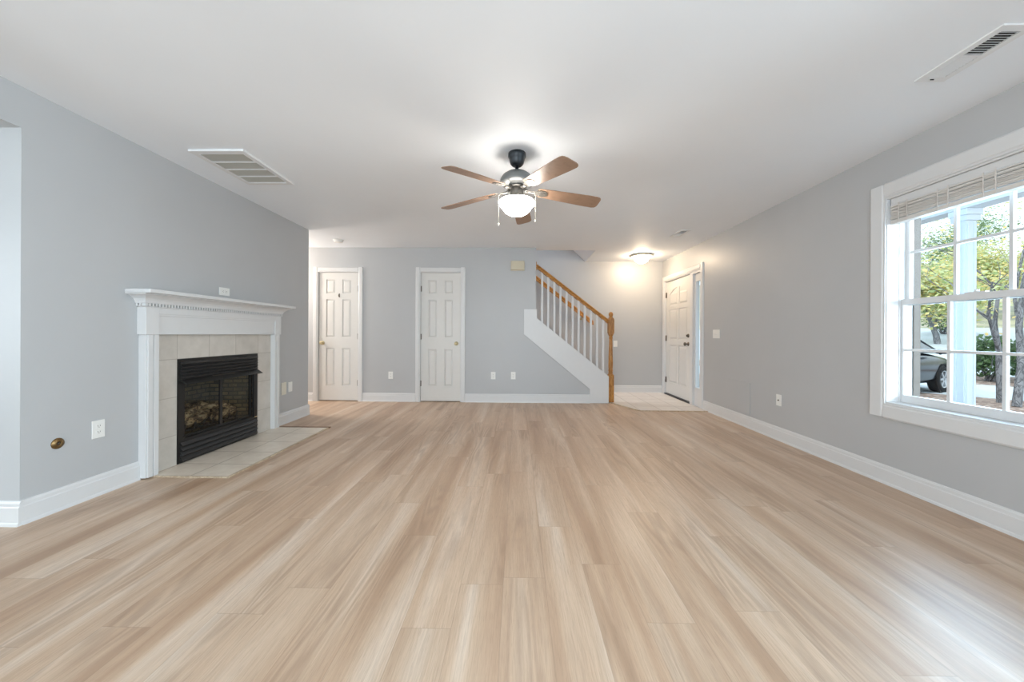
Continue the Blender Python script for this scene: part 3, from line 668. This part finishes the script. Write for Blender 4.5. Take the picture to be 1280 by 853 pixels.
wsk = MB(); wsk.prism([(-.6, 1.95), (1.45, .33), (1.45, .14), (1.30, .14), (-.6, 1.62)], (0, YF-.020, .001), (1, 0, 0), (0, 0, 1), (0, .019, 0)); wsk.build('wall_stringer', 'trim', sc_)

YRl = YB+.068
sr = thing('stair_railing', 'golden oak handrail and newel with white balusters on the stair', 'railing', (1.48, YRl, 0))
a, b = Vector((.287, YRl, 2.165)), Vector((1.452, YRl, 1.268)); d = (b-a); dn_ = d.normalized(); 
nrm = Vector((-d.z, 0, d.x)).normalized()
hp = [(-.030, -.024), (.030, -.024), (.030, -.006), (.024, .004), (.030, .014), (.026, .028), (.012, .036), (-.012, .036), (-.026, .028), (-.030, .014), (-.024, .004), (-.030, -.006)]
m = MB(); m.prism(hp, a, (0, 1, 0), nrm, d); m.box(XE+.0005, XE+.012, YRl-.05, YRl+.05, 2.10, 2.225); m.build('handrail', 'oak_rail', sr)
def rail_z(x): return a.z + (x-a.x)*d.z/d.x
def skirt_z(x): return 1.329 + (x-.302)*(.423-1.329)/(1.432-.302)
for k in range(11):
    x = .386+k*.0972; z0, z1 = skirt_z(x)+.004, rail_z(x)-.028
    m = MB(); m.prism([(x-.016, skirt_z(x-.016)+.002), (x+.016, skirt_z(x+.016)+.002), (x+.016, rail_z(x+.016)-.029), (x-.016, rail_z(x-.016)-.029)], (0, YRl-.016, 0), (1, 0, 0), (0, 0, 1), (0, .032, 0))
    m.build('baluster', 'trim', sr, .003)
nx = 1.480; hw = .044
m = MB()
m.box(nx-hw, nx+hw, YRl-hw, YRl+hw, .010, .440)
m.lathe([(.0, .438), (.043, .440), (.040, .452), (.030, .458), (.036, .470), (.036, .480), (.030, .488), (.036, .500), (.038, .512), (.030, .524), (.034, .560), (.036, .62), (.033, .72), (.029, .86), (.026, .985), (.026, 1.01), (.032, 1.018), (.032, 1.028), (.026, 1.034), (.026, 1.05), (.036, 1.066), (.042, 1.090), (0, 1.092)], (nx, YRl, 0), (0, 0, 1), 24)
n_ = MB()
hw2 = .044
m.prism([(-hw2, 0), (-.030, -.028), (.030, -.028), (hw2, 0), (hw2, .205), (.034, .232), (-.034, .232), (-hw2, .205)], (nx, YRl-hw2, 1.110), (1, 0, 0), (0, 0, 1), (0, 2*hw2, 0))
m.lathe([(0, 1.340), (.032, 1.340), (.034, 1.350), (.024, 1.358), (.022, 1.364), (.032, 1.376), (.036, 1.394), (.034, 1.414), (.024, 1.430), (.010, 1.438), (0, 1.440)], (nx, YRl, 0), (0, 0, 1), 24)
m.build('newel_post', 'oak', sr)
wr = thing('wall_handrail', 'golden oak handrail fixed to the far stair wall', 'handrail', (.9, YF, 1.7))
yw = YF-.075
a2, b2 = Vector((-.9, yw, 3.082)), Vector((1.372, yw, 1.292)); d2 = b2-a2; n2 = Vector((-d2.z, 0, d2.x)).normalized()
m = MB(); m.prism([(p*.85, q*1.25) for p, q in hp], a2, (0, 1, 0), n2, d2); m.obox(b2+Vector((.012, .035, -.008)), (.014, 0, 0), (0, .034, 0), (0, 0, .026)); m.build('rail', 'oak_rail', wr)
for x in (.25, 1.18):
    z = a2.z+(x-a2.x)*d2.z/d2.x
    m = MB(); m.tube([(x, YF-.001, z-.075), (x, YF-.05, z-.078), (x, yw, z-.055), (x, yw, z-.034)], .008, 8); m.lathe([(0, 0), (.024, 0), (.020, .006), (0, .006)], (x, YF-.0005, z-.075), (0, -1, 0), 14); m.build('bracket', 'brass', wr)

# ------------------------------------------------------------------ wall plates (u along the wall, n out of the wall)
def plate(name, label, cat, c, u, n, w, h, kind, mat='plate', group=None, loc=None):
    c, u, n = Vector(c), Vector(u), Vector(n); z = Vector((0, 0, 1)); r = thing(name, label, cat, c, group)
    m = MB(); m.obox(c+n*.0035, u*w/2, n*.003, z*h/2); m.build('cover', mat, r, .002)
    if kind in ('duplex', 'duplex_h'):
        for k in (-1, 1):
            o = c + (z if kind == 'duplex' else u)*k*.0195; ua, za = (u, z) if kind == 'duplex' else (z, u)
            m = MB(); m.obox(o+n*.0075, ua*.0165, n*.0012, za*.0135); f_ = m.build('receptacle', mat, r, .001)
            m = MB()
            for sx in (-1, 1): m.obox(o+ua*sx*.0062+za*.003+n*.0089, ua*.0011, n*.0004, za*.0042)
            m.lathe([(0, 0), (.0024, 0), (0, .0006)], o-za*.007+n*.0088, n, 8); m.build('slots', 'slot', f_)
    elif kind == 'toggle':
        k = max(1, round(w/.055))
        for i in range(k):
            o = c + u*((i-(k-1)/2)*.046)
            m = MB(); m.obox(o+n*.0068, u*.0055, n*.0008, z*.0125); sw_ = m.build('switch', mat, r)
            m = MB(); m.obox(o+n*.012+z*.005, u*.004, n*.007, z*.004); m.build('toggle', mat, sw_)
    elif kind == 'rocker':
        m = MB(); m.obox(c+n*.0078, u*.0165, n*.0016, z*.033); m.build('rocker', mat, r, .001)
    elif kind == 'coax':
        m = MB(); m.lathe([(0, 0), (.008, 0), (.008, .003), (.0045, .003), (.0045, .011), (0, .011)], c+n*.0065, n, 12); m.build('connector', 'nickel', r)
    elif kind == 'blank':
        for k in (-1, 1):
            m = MB(); m.lathe([(0, 0), (.004, 0), (.003, .0012), (0, .0012)], c+z*k*h*.34+n*.0064, n, 10); m.build('screw', mat, r)
    return r
Bn, Bu = (0, -1, 0), (1, 0, 0)
plate('wall_outlet', 'white duplex outlet between the two closet doors', 'outlet', (-2.008, YB, .417), Bu, Bn, .073, .116, 'duplex')
plate('wall_outlet', 'white outlet right of the middle closet door, nearer that door', 'outlet', (-.382, YB, .422), Bu, Bn, .073, .116, 'duplex')
plate('wall_outlet', 'white outlet on the back wall nearer the stair skirt', 'outlet', (-.066, YB, .424), Bu, Bn, .073, .116, 'duplex')
plate('wall_outlet', 'white outlet left of the fireplace above the baseboard', 'outlet', (XL, 2.358, .437), (0, 1, 0), (1, 0, 0), .073, .116, 'duplex')
plate('wall_outlet', 'white sideways outlet just above the mantel shelf', 'outlet', (XL, 3.383, 1.463), (0, 1, 0), (1, 0, 0), .118, .073, 'duplex_h')
plate('blank_plate', 'cream blank cover plate on the wall right of the mantel leg', 'wall plate', (XL, 4.262, .418), (0, 1, 0), (1, 0, 0), .090, .145, 'blank', 'cream')
plate('fireplace_switch', 'white rocker switch beside the cream blank plate', 'switch', (XL, 4.385, .423), (0, 1, 0), (1, 0, 0), .073, .118, 'rocker')
plate('light_switch', 'white three-gang toggle switch plate right of the entry door', 'switch', (XR, 4.975, 1.094), (0, -1, 0), (-1, 0, 0), .165, .116, 'toggle')
plate('coaxial_plate', 'white coaxial plate on the right wall near the access panel', 'wall plate', (XR, 3.788, .412), (0, -1, 0), (-1, 0, 0), .073, .116, 'coax')
plate('stair_switch', 'small white switch plate on the foyer wall right of the newel', 'switch', (1.820, YF, .910), Bu, Bn, .073, .116, 'toggle')
# access panel
ap = thing('access_panel', 'grey painted access panel above the right baseboard', 'panel', (XR, 4.475, .16))
MB().box(XR-.0075, XR-.0005, 4.250, 4.700, .158, .528).build('cover', 'wall', ap, .001)
for y_, z_ in ((4.27, .178), (4.68, .178), (4.27, .508), (4.68, .508)):
    m = MB(); m.lathe([(0, 0), (.005, 0), (.004, .0015), (0, .0015)], (XR-.0075, y_, z_), (-1, 0, 0), 10); m.build('screw', 'wall', ap)
# gas key valve
gv = thing('gas_valve', 'round antique brass gas valve plate low on the left wall', 'valve', (XL, 2.148, .405))
m = MB(); m.lathe([(0, .004), (.009, .004), (.010, .009), (.016, .010), (.020, .006), (.031, .004), (.033, 0), (0, 0)][::-1], (XL+.0005, 2.148, .405), (1, 0, 0), 28); m.build('escutcheon', 'old_brass', gv)
m = MB(); m.lathe([(0, 0), (.0085, 0), (.0085, .002), (0, .002)], (XL+.0088, 2.148, .405), (1, 0, 0), 14); kh = m.build('key_hole', 'slot', gv)
m = MB(); m.box(XL+.009, XL+.0135, 2.1455, 2.1505, .4025, .4075); m.build('stem', 'old_brass', gv)
# door chime
ch = thing('door_chime', 'beige door chime box high on the back wall by the stairs', 'door chime', (-.004, YB, 2.15))
MB().box(-.112, .103, YB-.014, YB-.0005, 2.078, 2.230).build('back_plate', 'ivory', ch); MB().box(-.108, .099, YB-.055, YB-.0142, 2.082, 2.226).build('cover', 'ivory', ch, .006, 3)

# ------------------------------------------------------------------ ceiling fittings
gr = thing('return_grille', 'large square white return grille on the left ceiling', 'vent', (-2.25, 2.96, ZC))
ux, uy = (-2.455, -2.040), (2.665, 3.275); ix, iy = (-2.418, -2.078), (2.715, 3.235)
MB().grid([ux[0], ux[1], ix[0], ix[1]], [uy[0], uy[1], iy[0], iy[1]], [ix+iy], fZ(ZC), -.016, -.0005).build('frame', 'vent', gr, .003)
bars = MB(); bk = (iy[1]-iy[0])/4
for k in (1, 2, 3): bars.box(ix[0], ix[1], iy[0]+bk*k-.009, iy[0]+bk*k+.009, ZC-.015, ZC-.001)
bars.build('crossbar', 'vent', gr)
for k in range(4):
    m = MB(); y = iy[0]+bk*k+.011
    while y < iy[0]+bk*(k+1)-.013: m.obox(((ix[0]+ix[1])/2, y+.004, ZC-.0075), ((ix[1]-ix[0])/2-.001, 0, 0), (0, .0042, -.0042), (0, .0005, .0005)); y += .0098
    m.box(ix[0]+.001, ix[1]-.001, iy[0]+bk*k+.010, iy[0]+bk*(k+1)-.010, ZC-.0015, ZC-.0006)
    m.build('louver_bank', 'louver', gr)
def register(label, x0, x1, y0, y1, brd, n):
    r = thing('ceiling_register', label, 'vent', ((x0+x1)/2, (y0+y1)/2, ZC))
    MB().grid([x0-brd, x1+brd, x0, x1], [y0-brd, y1+brd, y0, y1], [(x0, x1, y0, y1)], fZ(ZC), -.008, -.0005).build('frame', 'vent', r, .002)
    MB().box(x0, x1, y0, y1, ZC-.0012, ZC-.0005).build('duct_shade_sheet', 'slot', r)  # dark sheet painted for the shade in the duct, under solid ceiling
    mid = (y0+y1)/2
    for (a, b, s) in ((y0, mid-.006, -1), (mid+.006, y1, 1)):
        m = MB()
        for k in range(n):
            y = a+(b-a)*(k+.5)/n; h = (b-a)/n*.36
            m.obox(((x0+x1)/2, y, ZC-.0048), ((x1-x0)/2-.001, 0, 0), (0, h*.8*(1 if s > 0 else .75), -s*.0033), (0, .0004*s, .0006))
        m.build('louver_bank', 'vent', r)
    MB().box(x0, x1, mid-.006, mid+.006, ZC-.008, ZC-.002).build('divider', 'vent', r)
    return r
rg = register('long white supply register on the ceiling above the window', 2.138, 2.224, 1.648, 1.938, .034, 10)
m = MB(); m.box(2.166, 2.184, 1.949, 1.952, ZC-.013, ZC-.0085); m.build('damper_lever', 'dark', rg)
register('small white supply register on the ceiling near the foyer', 2.120, 2.205, 4.765, 5.040, .028, 8)
sd = thing('smoke_detector', 'round white smoke detector on the hallway ceiling', 'smoke detector', (-2.62, 5.267, ZC))
m = MB(); m.lathe([(0, 0), (.070, 0), (.070, .010), (.064, .014)][::1], (-2.62, 5.267, ZC-.0005), (0, 0, -1), 32); m.build('base', 'plate', sd)
m = MB(); m.lathe([(.062, .0135), (.060, .030), (.050, .036), (0, .037)], (-2.62, 5.267, ZC-.0005), (0, 0, -1), 32); m.build('cover', 'plate', sd)

# flush light in the foyer
fc = (2.105, 6.24)
fl = thing('flush_light', 'lit flush ceiling light with a glass bowl in the foyer', 'ceiling light', (fc[0], fc[1], ZC))
m = MB(); m.lathe([(0, 0), (.150, 0), (.186, -.012), (.186, -.018), (.170, -.026), (.128, -.030), (0, -.030)], (fc[0], fc[1], ZC-.0005), (0, 0, 1), 40); m.build('pan', 'cream', fl)
m = MB(); m.lathe([(.128, -.031), (.126, -.050), (.116, -.078), (.094, -.108), (.062, -.132), (.030, -.145), (0, -.148)], (fc[0], fc[1], ZC), (0, 0, 1), 40); m.build('glass_bowl', 'foyer_bowl', fl)
m = MB(); m.lathe([(0, -.1485), (.010, -.149), (.009, -.158), (0, -.164)], (fc[0], fc[1], ZC), (0, 0, 1), 14); m.build('finial', 'brass', fl)

# ceiling fan
cx, cy = -.012, 2.744
fan = thing('ceiling_fan', 'five-blade wood ceiling fan with a lit glass bowl', 'ceiling fan', (cx, cy, ZC))
def lat(name, prof, mat, n=40, par=None):
    m = MB(); m.lathe(prof, (cx, cy, 0), (0, 0, 1), n); return m.build(name, mat, par or fan)
lat('canopy', [(0, ZC-.0005), (.066, ZC-.001), (.067, ZC-.028), (.060, ZC-.034), (.060, ZC-.042), (.050, ZC-.078), (.038, ZC-.092), (.030, ZC-.094), (0, ZC-.094)], 'bronze')
lat('downrod', [(0, 2.346), (.0125, 2.345), (.0125, 2.31), (.020, 2.306), (.024, 2.290), (0, 2.288)], 'bronze', 20)
lat('motor_housing', [(0, 2.302), (.040, 2.300), (.080, 2.288), (.108, 2.268), (.124, 2.242), (.127, 2.222), (.127, 2.214), (.118, 2.205), (.100, 2.196), (.080, 2.192), (0, 2.191)], 'gunmetal')
lat('flywheel', [(0, 2.1905), (.064, 2.190), (.070, 2.182), (.064, 2.176), (0, 2.1755)], 'pewter')
lat('light_fitter', [(0, 2.175), (.050, 2.174), (.050, 2.140), (.056, 2.115), (.066, 2.102), (.098, 2.096), (.100, 2.0875), (0, 2.0865)], 'pewter')  # lower flange widened to block upward glow from the bowl
lat('light_bowl', [(.060, 2.085), (.128, 2.080), (.136, 2.070), (.134, 2.057), (.122, 2.042), (.112, 2.035), (.105, 2.020), (.088, 1.998), (.062, 1.982), (.030, 1.974), (0, 1.972)], 'fan_bowl', 48)
pitch = R(13)
for k in range(5):
    th = R(84+72*k); er = Vector((math.cos(th), math.sin(th), 0)); et = Vector((-math.sin(th), math.cos(th), 0)); O_ = Vector((cx, cy, 0))
    droop = Vector((0, 0, -.045/.45))
    tt = (et*math.cos(pitch) - Vector((0, 0, 1))*math.sin(pitch)); ra = (er + Vector((0, 0, -.085))).normalized(); nn = ra.cross(tt).normalized()
    o = O_ + er*.16 + Vector((0, 0, 2.158))
    L = .502; out = []
    prof = [(0, .040), (.02, .050), (.10, .056), (.25, .064), (.40, .070), (.466, .070), (.486, .064), (.497, .052), (.502, .034)]
    out = [(x_, w_) for x_, w_ in prof] + [(x_, -w_) for x_, w_ in prof[::-1]]
    m = MB(); m.prism(out, o - nn*.003, ra, tt, nn*.006); bl_ = m.build('blade', 'blade', fan, .0015)
    br = [(-.095, .016), (-.06, .012), (-.02, .016), (.01, .034), (.05, .036), (.075, .022), (.082, 0)]
    br = br + [(x_, -w_) for x_, w_ in br[:-1][::-1]]
    m = MB(); m.prism(br, o - nn*.0072 - Vector((0, 0, .0)), ra, tt, nn*.004)
    for q in ((.02, .018), (.02, -.018), (.06, 0)): m.lathe([(0, 0), (.006, 0), (.004, .003), (0, .003)], o + ra*q[0] + tt*q[1] - nn*.0072, -nn, 8)
    m.tube([O_+er*.060+Vector((0, 0, 2.178)), O_+er*.085+Vector((0, 0, 2.160)), o+ra*-.03-nn*.006], [.011, .010, .010], 8)
    m.build('blade_bracket', 'pewter', fan)
for (dx, dy, z0, z1) in ((-.136, -.01, 2.13, 1.915), (.140, -.01, 2.13, 1.940)):
    m = MB(); m.tube([(cx+dx*.38, cy+dy, 2.142), (cx+dx*.9, cy+dy, 2.136), (cx+dx, cy+dy, 2.115), (cx+dx, cy+dy, z1)], .0014, 5)
    m.lathe([(0, 0), (.004, -.004), (.005, -.016), (0, -.024)], (cx+dx, cy+dy, z1), (0, 0, 1), 8); m.build('pull_chain', 'cream', fan)

# ------------------------------------------------------------------ outside: porch
ZG = -.32
pd = MB(); pd.box(XR+RW+.005, 5.25, -1.0, 9.2, -.34, -.06); struct(pd, 'floor_porch', 'deck', 'concrete porch slab outside the window', 'porch')
pc = MB(); pc.box(XR+RW+.005, 5.45, -1.0, 9.2, 2.68, 2.76); pc.box(4.90, 5.10, -1.0, 9.2, 2.49, 2.68); struct(pc, 'ceiling_porch', 'porch', 'white porch ceiling and beam outside the window', 'porch')
def column(x, y, label):
    r = thing('porch_column', label, 'column', (x, y, -.06)); w = .056
    MB().box(x-w, x+w, y-w, y+w, -.058, 2.489).build('shaft', 'porch', r, .004)
    for q in (-1, 1):
        for o in (-.036, .036):
            m = MB(); m.box(x+o-.012, x+o+.012, y+q*(w+.0045)-.004, y+q*(w+.0045)+.004, .14, 2.34); m.build('pilaster_strip', 'porch', r, .002)
            m = MB(); m.box(x+q*(w+.0045)-.004, x+q*(w+.0045)+.004, y+o-.012, y+o+.012, .14, 2.34); m.build('pilaster_strip', 'porch', r, .002)
    m = MB(); m.box(x-.085, x+.085, y-.085, y+.085, -.058, .12); m.build('base', 'porch', r, .008)
    m = MB(); m.box(x-.078, x+.078, y-.078, y+.078, 2.36, 2.42); m.box(x-.09, x+.09, y-.09, y+.09, 2.42, 2.489); m.build('capital', 'porch', r, .006)
column(5.0, 4.15, 'white square porch column outside the window')

# ground in strips
dv = Vector((.76, .65, 0)).normalized(); dp = Vector((dv.y, -dv.x, 0))
def strip(name, s0, s1, z0, z1, mat, label, cat, w=70, n=8):
    m = MB(); vs = []
    for i in range(n+1):
        s = s0+(s1-s0)*i/n; z = z0+(z1-z0)*i/n
        vs += [dv*s + dp*(-w) + Vector((0, 0, z)), dv*s + dp*w + Vector((0, 0, z))]
    vs += [dv*s1 + dp*(-w) + Vector((0, 0, z0-1.5)), dv*s1 + dp*w + Vector((0, 0, z0-1.5)), dv*s0 + dp*(-w) + Vector((0, 0, z0-1.5)), dv*s0 + dp*w + Vector((0, 0, z0-1.5))]
    fs = [(2*i, 2*i+1, 2*i+3, 2*i+2) for i in range(n)]; k = 2*n
    fs += [(k, k+1, k+3, k+2), (k+2, k+3, k+5, k+4), (k+4, k+5, 1, 0)]
    m.add(vs, fs); struct(m, name, mat, label, cat)
mu = MB(); mu.prism([(5.26, -12), (22, -12), (18, 4), (5.26, 18)], (0, 0, ZG-.4), (1, 0, 0), (0, 1, 0), (0, 0, .4)); struct(mu, 'ground_mulch', 'mulch', 'brown leaf mulch bed in front of the porch', 'ground')
strip('ground_driveway', 13.6, 17.0, ZG+.01, ZG+.02, 'asphalt', 'pale driveway beyond the mulch bed', 'driveway')
strip('ground_lawn', 17.0, 19.5, ZG+.02, ZG+.12, 'mulch', 'leaf strewn strip between driveway and road', 'ground')
strip('ground_road', 19.5, 34, ZG+.12, ZG+1.9, 'asphalt', 'pale street rising beyond the driveway', 'street')
strip('ground_hill', 34, 80, ZG+1.9, ZG+12, 'hill', 'leafy hillside beyond the street', 'hill')

# trees
def tree(name, label, base_, h, trunk_r, seed, leaf, leaf_n, leaf_s, spread, lean=(0, 0), fork=.35, group=None, levels=3, cat='tree'):
    rnd = random.Random(seed); r = thing(name, label, cat, base_, group); m = MB(); tips = []
    B = Vector(base_)
    def branch(p, d, L, rad, lv):
        pts = [p]; rr = [rad]; q = p.copy(); dd = d.copy()
        n = 4
        for i in range(n):
            dd = (dd + Vector((rnd.uniform(-1, 1), rnd.uniform(-1, 1), rnd.uniform(-.5, .7)))*.16).normalized(); q = q + dd*L/n; pts.append(q.copy()); rr.append(rad*(1-.55*(i+1)/n))
        m.tube(pts, rr, 7 if lv > 1 else 5, cap=False)
        if lv == 0: tips.extend(pts[1:]); return
        if lv <= 2: tips.extend(pts[2:])
        for c_ in range(3 if lv == levels else rnd.choice((2, 3, 3))):
            t = rnd.randint(2, n); a_ = rnd.uniform(0, 2*PI); ax = Vector((math.cos(a_), math.sin(a_), rnd.uniform(.1, .75)))
            nd = (dd*.55 + ax*spread).normalized(); branch(pts[t].copy(), nd, L*rnd.uniform(.55, .8), rr[t]*.72, lv-1)
    branch(B.copy(), Vector((lean[0], lean[1], 1)).normalized(), h*fork, trunk_r, levels)
    m.build('trunk', 'bark', r)
    lf = MB()
    for i in range(leaf_n):
        t = rnd.choice(tips) + Vector((rnd.gauss(0, 1), rnd.gauss(0, 1), rnd.gauss(0, .8)))*h*.06
        u = Vector((rnd.gauss(0, 1), rnd.gauss(0, 1), rnd.gauss(0, 1))).normalized(); v = u.orthogonal().normalized(); s = leaf_s*rnd.uniform(.6, 1.3)
        lf.add([t-u*s, t+v*s*.5, t+u*s, t-v*s*.5], [(0, 1, 2, 3)])
    lf.build('foliage', leaf, r)
    return r
def at(px, dist, z=ZG):                     # point on the ray through image column px, dist along dv
    k = math.tan(math.atan((px-640)/FPX)-yaw); y = dist/(k*dv.x+dv.y); return (k*y, y, z)
tree('tree', 'forked grey tree nearest the window on the mulch bed', at(1251, 12.9), 7.5, .062, 11, 'leaf_autumn', 900, .05, .75, (.0, .0), .30)
tree('tree', 'grey leaning tree at the right edge of the window view', at(1271, 12.4), 8, .068, 23, 'leaf_autumn', 700, .05, .6, (.10, -.06), .42)
bgs = [(1172, 27, 9, 'nearest'), (1236, 37, 12, 'middle'), (1190, 49, 14, 'farthest'), (1380, 31, 9, 'right'), (1075, 34, 11, 'left')]
for i, (px, ds, h, w_) in enumerate(bgs):
    z = ZG+.12 + max(0, min(ds, 34)-19.5)*1.78/14.5 + max(0, ds-34)*.2196
    tree('background_tree', {'nearest': 'yellow-green autumn tree across the street, nearest of the row', 'middle': 'taller yellow-green tree on the slope behind the nearest street tree', 'farthest': 'pale tree farthest up the leafy hillside', 'right': 'autumn tree across the street beyond the right window edge', 'left': 'autumn tree across the street hidden past the left window jamb'}[w_],
         at(px, ds, z-.05), h, .13, 40+i, 'leaf_autumn' if i != 2 else 'leaf_green', 9000, .10, .70, (0, 0), .21, group='trees across the street')
def shrub(label, c, rx, rz, seed, n=1500):
    rnd = random.Random(seed); r = thing('shrub', label, 'shrub', c); C_ = Vector(c); m = MB()
    for i in range(14):
        a_ = rnd.uniform(0, 2*PI); q = C_+Vector((math.cos(a_)*rx*.7, math.sin(a_)*rx*.7, rz*rnd.uniform(.7, 1.4))); m.tube([C_+Vector((rnd.uniform(-.1, .1), rnd.uniform(-.1, .1), -.03)), C_.lerp(q, .5)+Vector((0, 0, .1)), q], [.02, .014, .006], 5)
    m.build('stems', 'bark', r); lf = MB()
    for i in range(n):
        d_ = Vector((rnd.gauss(0, 1), rnd.gauss(0, 1), rnd.gauss(0, 1))).normalized()*(rnd.random()**.35)
        t = C_+Vector((d_.x*rx, d_.y*rx, rz*1.15+d_.z*rz)); u = Vector((rnd.gauss(0, 1), rnd.gauss(0, 1), rnd.gauss(0, 1))).normalized(); v = u.orthogonal(); s = .055*rnd.uniform(.7, 1.4)
        lf.add([t-u*s, t+v*s*.6, t+u*s, t-v*s*.6], [(0, 1, 2, 3)])
    lf.build('foliage', 'leaf_bush', r)
shrub('rounded green shrub beyond the driveway behind the forked tree', at(1238, 18.0, ZG+.05), .66, .66, 5)
shrub('rounded green shrub right of the leaning tree', at(1300, 19.0, ZG+.05), .6, .62, 6)
shrub('small green shrub across the street by the first pane', at(1181, 31, ZG+1.55), 1.0, .8, 8, 900)
shrub('long pale shrub on the street verge', at(1238, 21.5, ZG+.35), 1.0, .45, 9, 900)

# car
def car(loc, heading, label):
    r = thing('car', label, 'car', loc); T = Matrix.Translation(Vector(loc)) @ Matrix.Rotation(heading, 4, 'Z')
    def P3(x, y, z): return T @ Vector((x, y, z))
    # x towards the nose, front axle at x=0
    secs = [(.92, .52, .36, .58), (.86, .70, .24, .70), (.66, .82, .20, .80), (.30, .88, .20, .90), (-.30, .90, .20, .98), (-.9, .91, .20, 1.0), (-1.7, .91, .20, 1.0), (-2.5, .90, .20, 1.02), (-3.05, .86, .22, 1.0), (-3.45, .78, .32, .95), (-3.50, .66, .45, .85)]
    m = MB(); n = 20; vs = []
    for x, hw_, zb, zt in secs:
        for k in range(n):
            a_ = 2*PI*k/n; c_, s_ = math.cos(a_), math.sin(a_); e_ = .42
            vs.append(P3(x, hw_*math.copysign(abs(c_)**e_, c_), (zb+zt)/2+(zt-zb)/2*math.copysign(abs(s_)**e_, s_)))
    fs = [[j*n+k, j*n+(k+1) % n, (j+1)*n+(k+1) % n, (j+1)*n+k] for j in range(len(secs)-1) for k in range(n)] + [list(range(n)), [(len(secs)-1)*n+k for k in range(n)][::-1]]
    m.add(vs, fs, True); m.build('body', 'car', r)
    # cabin
    def shell(secs, name, mat):
        m = MB(); vs = []
        for x0_, x1_, hb, ht, zb, zt in secs: pass
        return m
    base_pts = [(.08, .80, .95), (-.55, .82, .98), (-1.6, .82, .99), (-2.6, .80, 1.0), (-3.15, .72, .98)]
    roof_pts = [(-.72, .60, 1.38), (-1.05, .64, 1.44), (-1.7, .65, 1.46), (-2.4, .62, 1.42), (-2.75, .58, 1.34)]
    m = MB(); vs = []
    for s in (-1, 1):
        for q in base_pts: vs.append(P3(q[0], s*q[1], q[2]))
        for q in roof_pts: vs.append(P3(q[0], s*q[1], q[2]))
    fs = []
    for i in range(4): fs += [(i, i+1, 5+i+1, 5+i), (10+i, 15+i, 16+i, 11+i)]
    fs += [(0, 5, 15, 10), (4, 14, 19, 9)]
    m.add(vs, fs); m.build('windows', 'carglass', r)
    m = MB(); vs = []
    for s in (-1, -.4, .4, 1):
        for q in roof_pts: vs.append(P3(q[0], s*(q[1]+.005), q[2]+.012+(.03 if abs(s) < 1 else 0)))
    fs = [(5*j+i, 5*j+i+1, 5*(j+1)+i+1, 5*(j+1)+i) for j in range(3) for i in range(4)]
    m.add(vs, fs, True)
    for s in (-1, 1):
        m.tube([P3(.10, s*.80, .95), P3(-.72, s*.605, 1.385)], .03, 6); m.tube([P3(-1.35, s*.825, .98), P3(-1.35, s*.65, 1.45)], .03, 6)
        m.tube([P3(-2.75, s*.58, 1.35), P3(-3.15, s*.72, .98)], .045, 6); m.tube([P3(x_, s*(y_+.003), z_) for x_, y_, z_ in roof_pts], .022, 6)
    m.build('roof', 'car', r)
    for x in (0, -2.6):
        for s in (-1, 1):
            c_ = P3(x, s*.80, .325); ax = (T.to_3x3() @ Vector((0, s, 0)))
            m = MB(); m.lathe([(.20, -.10), (.315, -.10), (.325, -.07), (.325, .07), (.315, .10), (.22, .108), (.20, .09)], c_, ax, 28); w = m.build('wheel', 'tyre', r)
            m = MB(); m.lathe([(0, .085), (.05, .090), (.06, .06), (.19, .06), (.205, .105), (.215, .10)], c_, ax, 28)
            for k in range(6):
                a_ = 2*PI*k/6; ux_ = T.to_3x3() @ Vector((math.cos(a_), 0, math.sin(a_))); m.obox(c_+ax*.085+ux_*.12, ux_*.085, ax*.012, ux_.cross(ax)*.022)
            m.build('rim', 'alloy', w)
            m = MB(); m.lathe([(.335, .098), (.385, .112), (.392, .092), (.335, .06)], c_, ax, 28); m.build('wheel_arch', 'tyre', r)
    for s in (-1, 1):
        m = MB(); m.obox(P3(.76, s*.62, .66), T.to_3x3() @ Vector((.10, -s*.09, 0)), T.to_3x3() @ Vector((.02, s*.10, 0)), (0, 0, .06)); m.build('headlight', 'lens', r, .02)
        m = MB(); m.obox(P3(-.42, s*1.0, 1.02), T.to_3x3() @ Vector((.06, 0, 0)), T.to_3x3() @ Vector((0, .09, 0)), (0, 0, .055)); m.build('wing_mirror', 'car', r, .02)
    for s in (-1, 1):
        m = MB(); m.obox(P3(-1.2, s*.905, .83), T.to_3x3() @ Vector((.09, 0, 0)), T.to_3x3() @ Vector((0, .015, 0)), (0, 0, .012)); m.build('door_handle', 'car', r)
    return r
_w = Vector(at(1181, 13.98, ZG+.012)); _h = R(22)
car((_w.x-.9*math.sin(_h), _w.y+.9*math.cos(_h), _w.z), _h, 'dark grey parked car half hidden by the window frame')
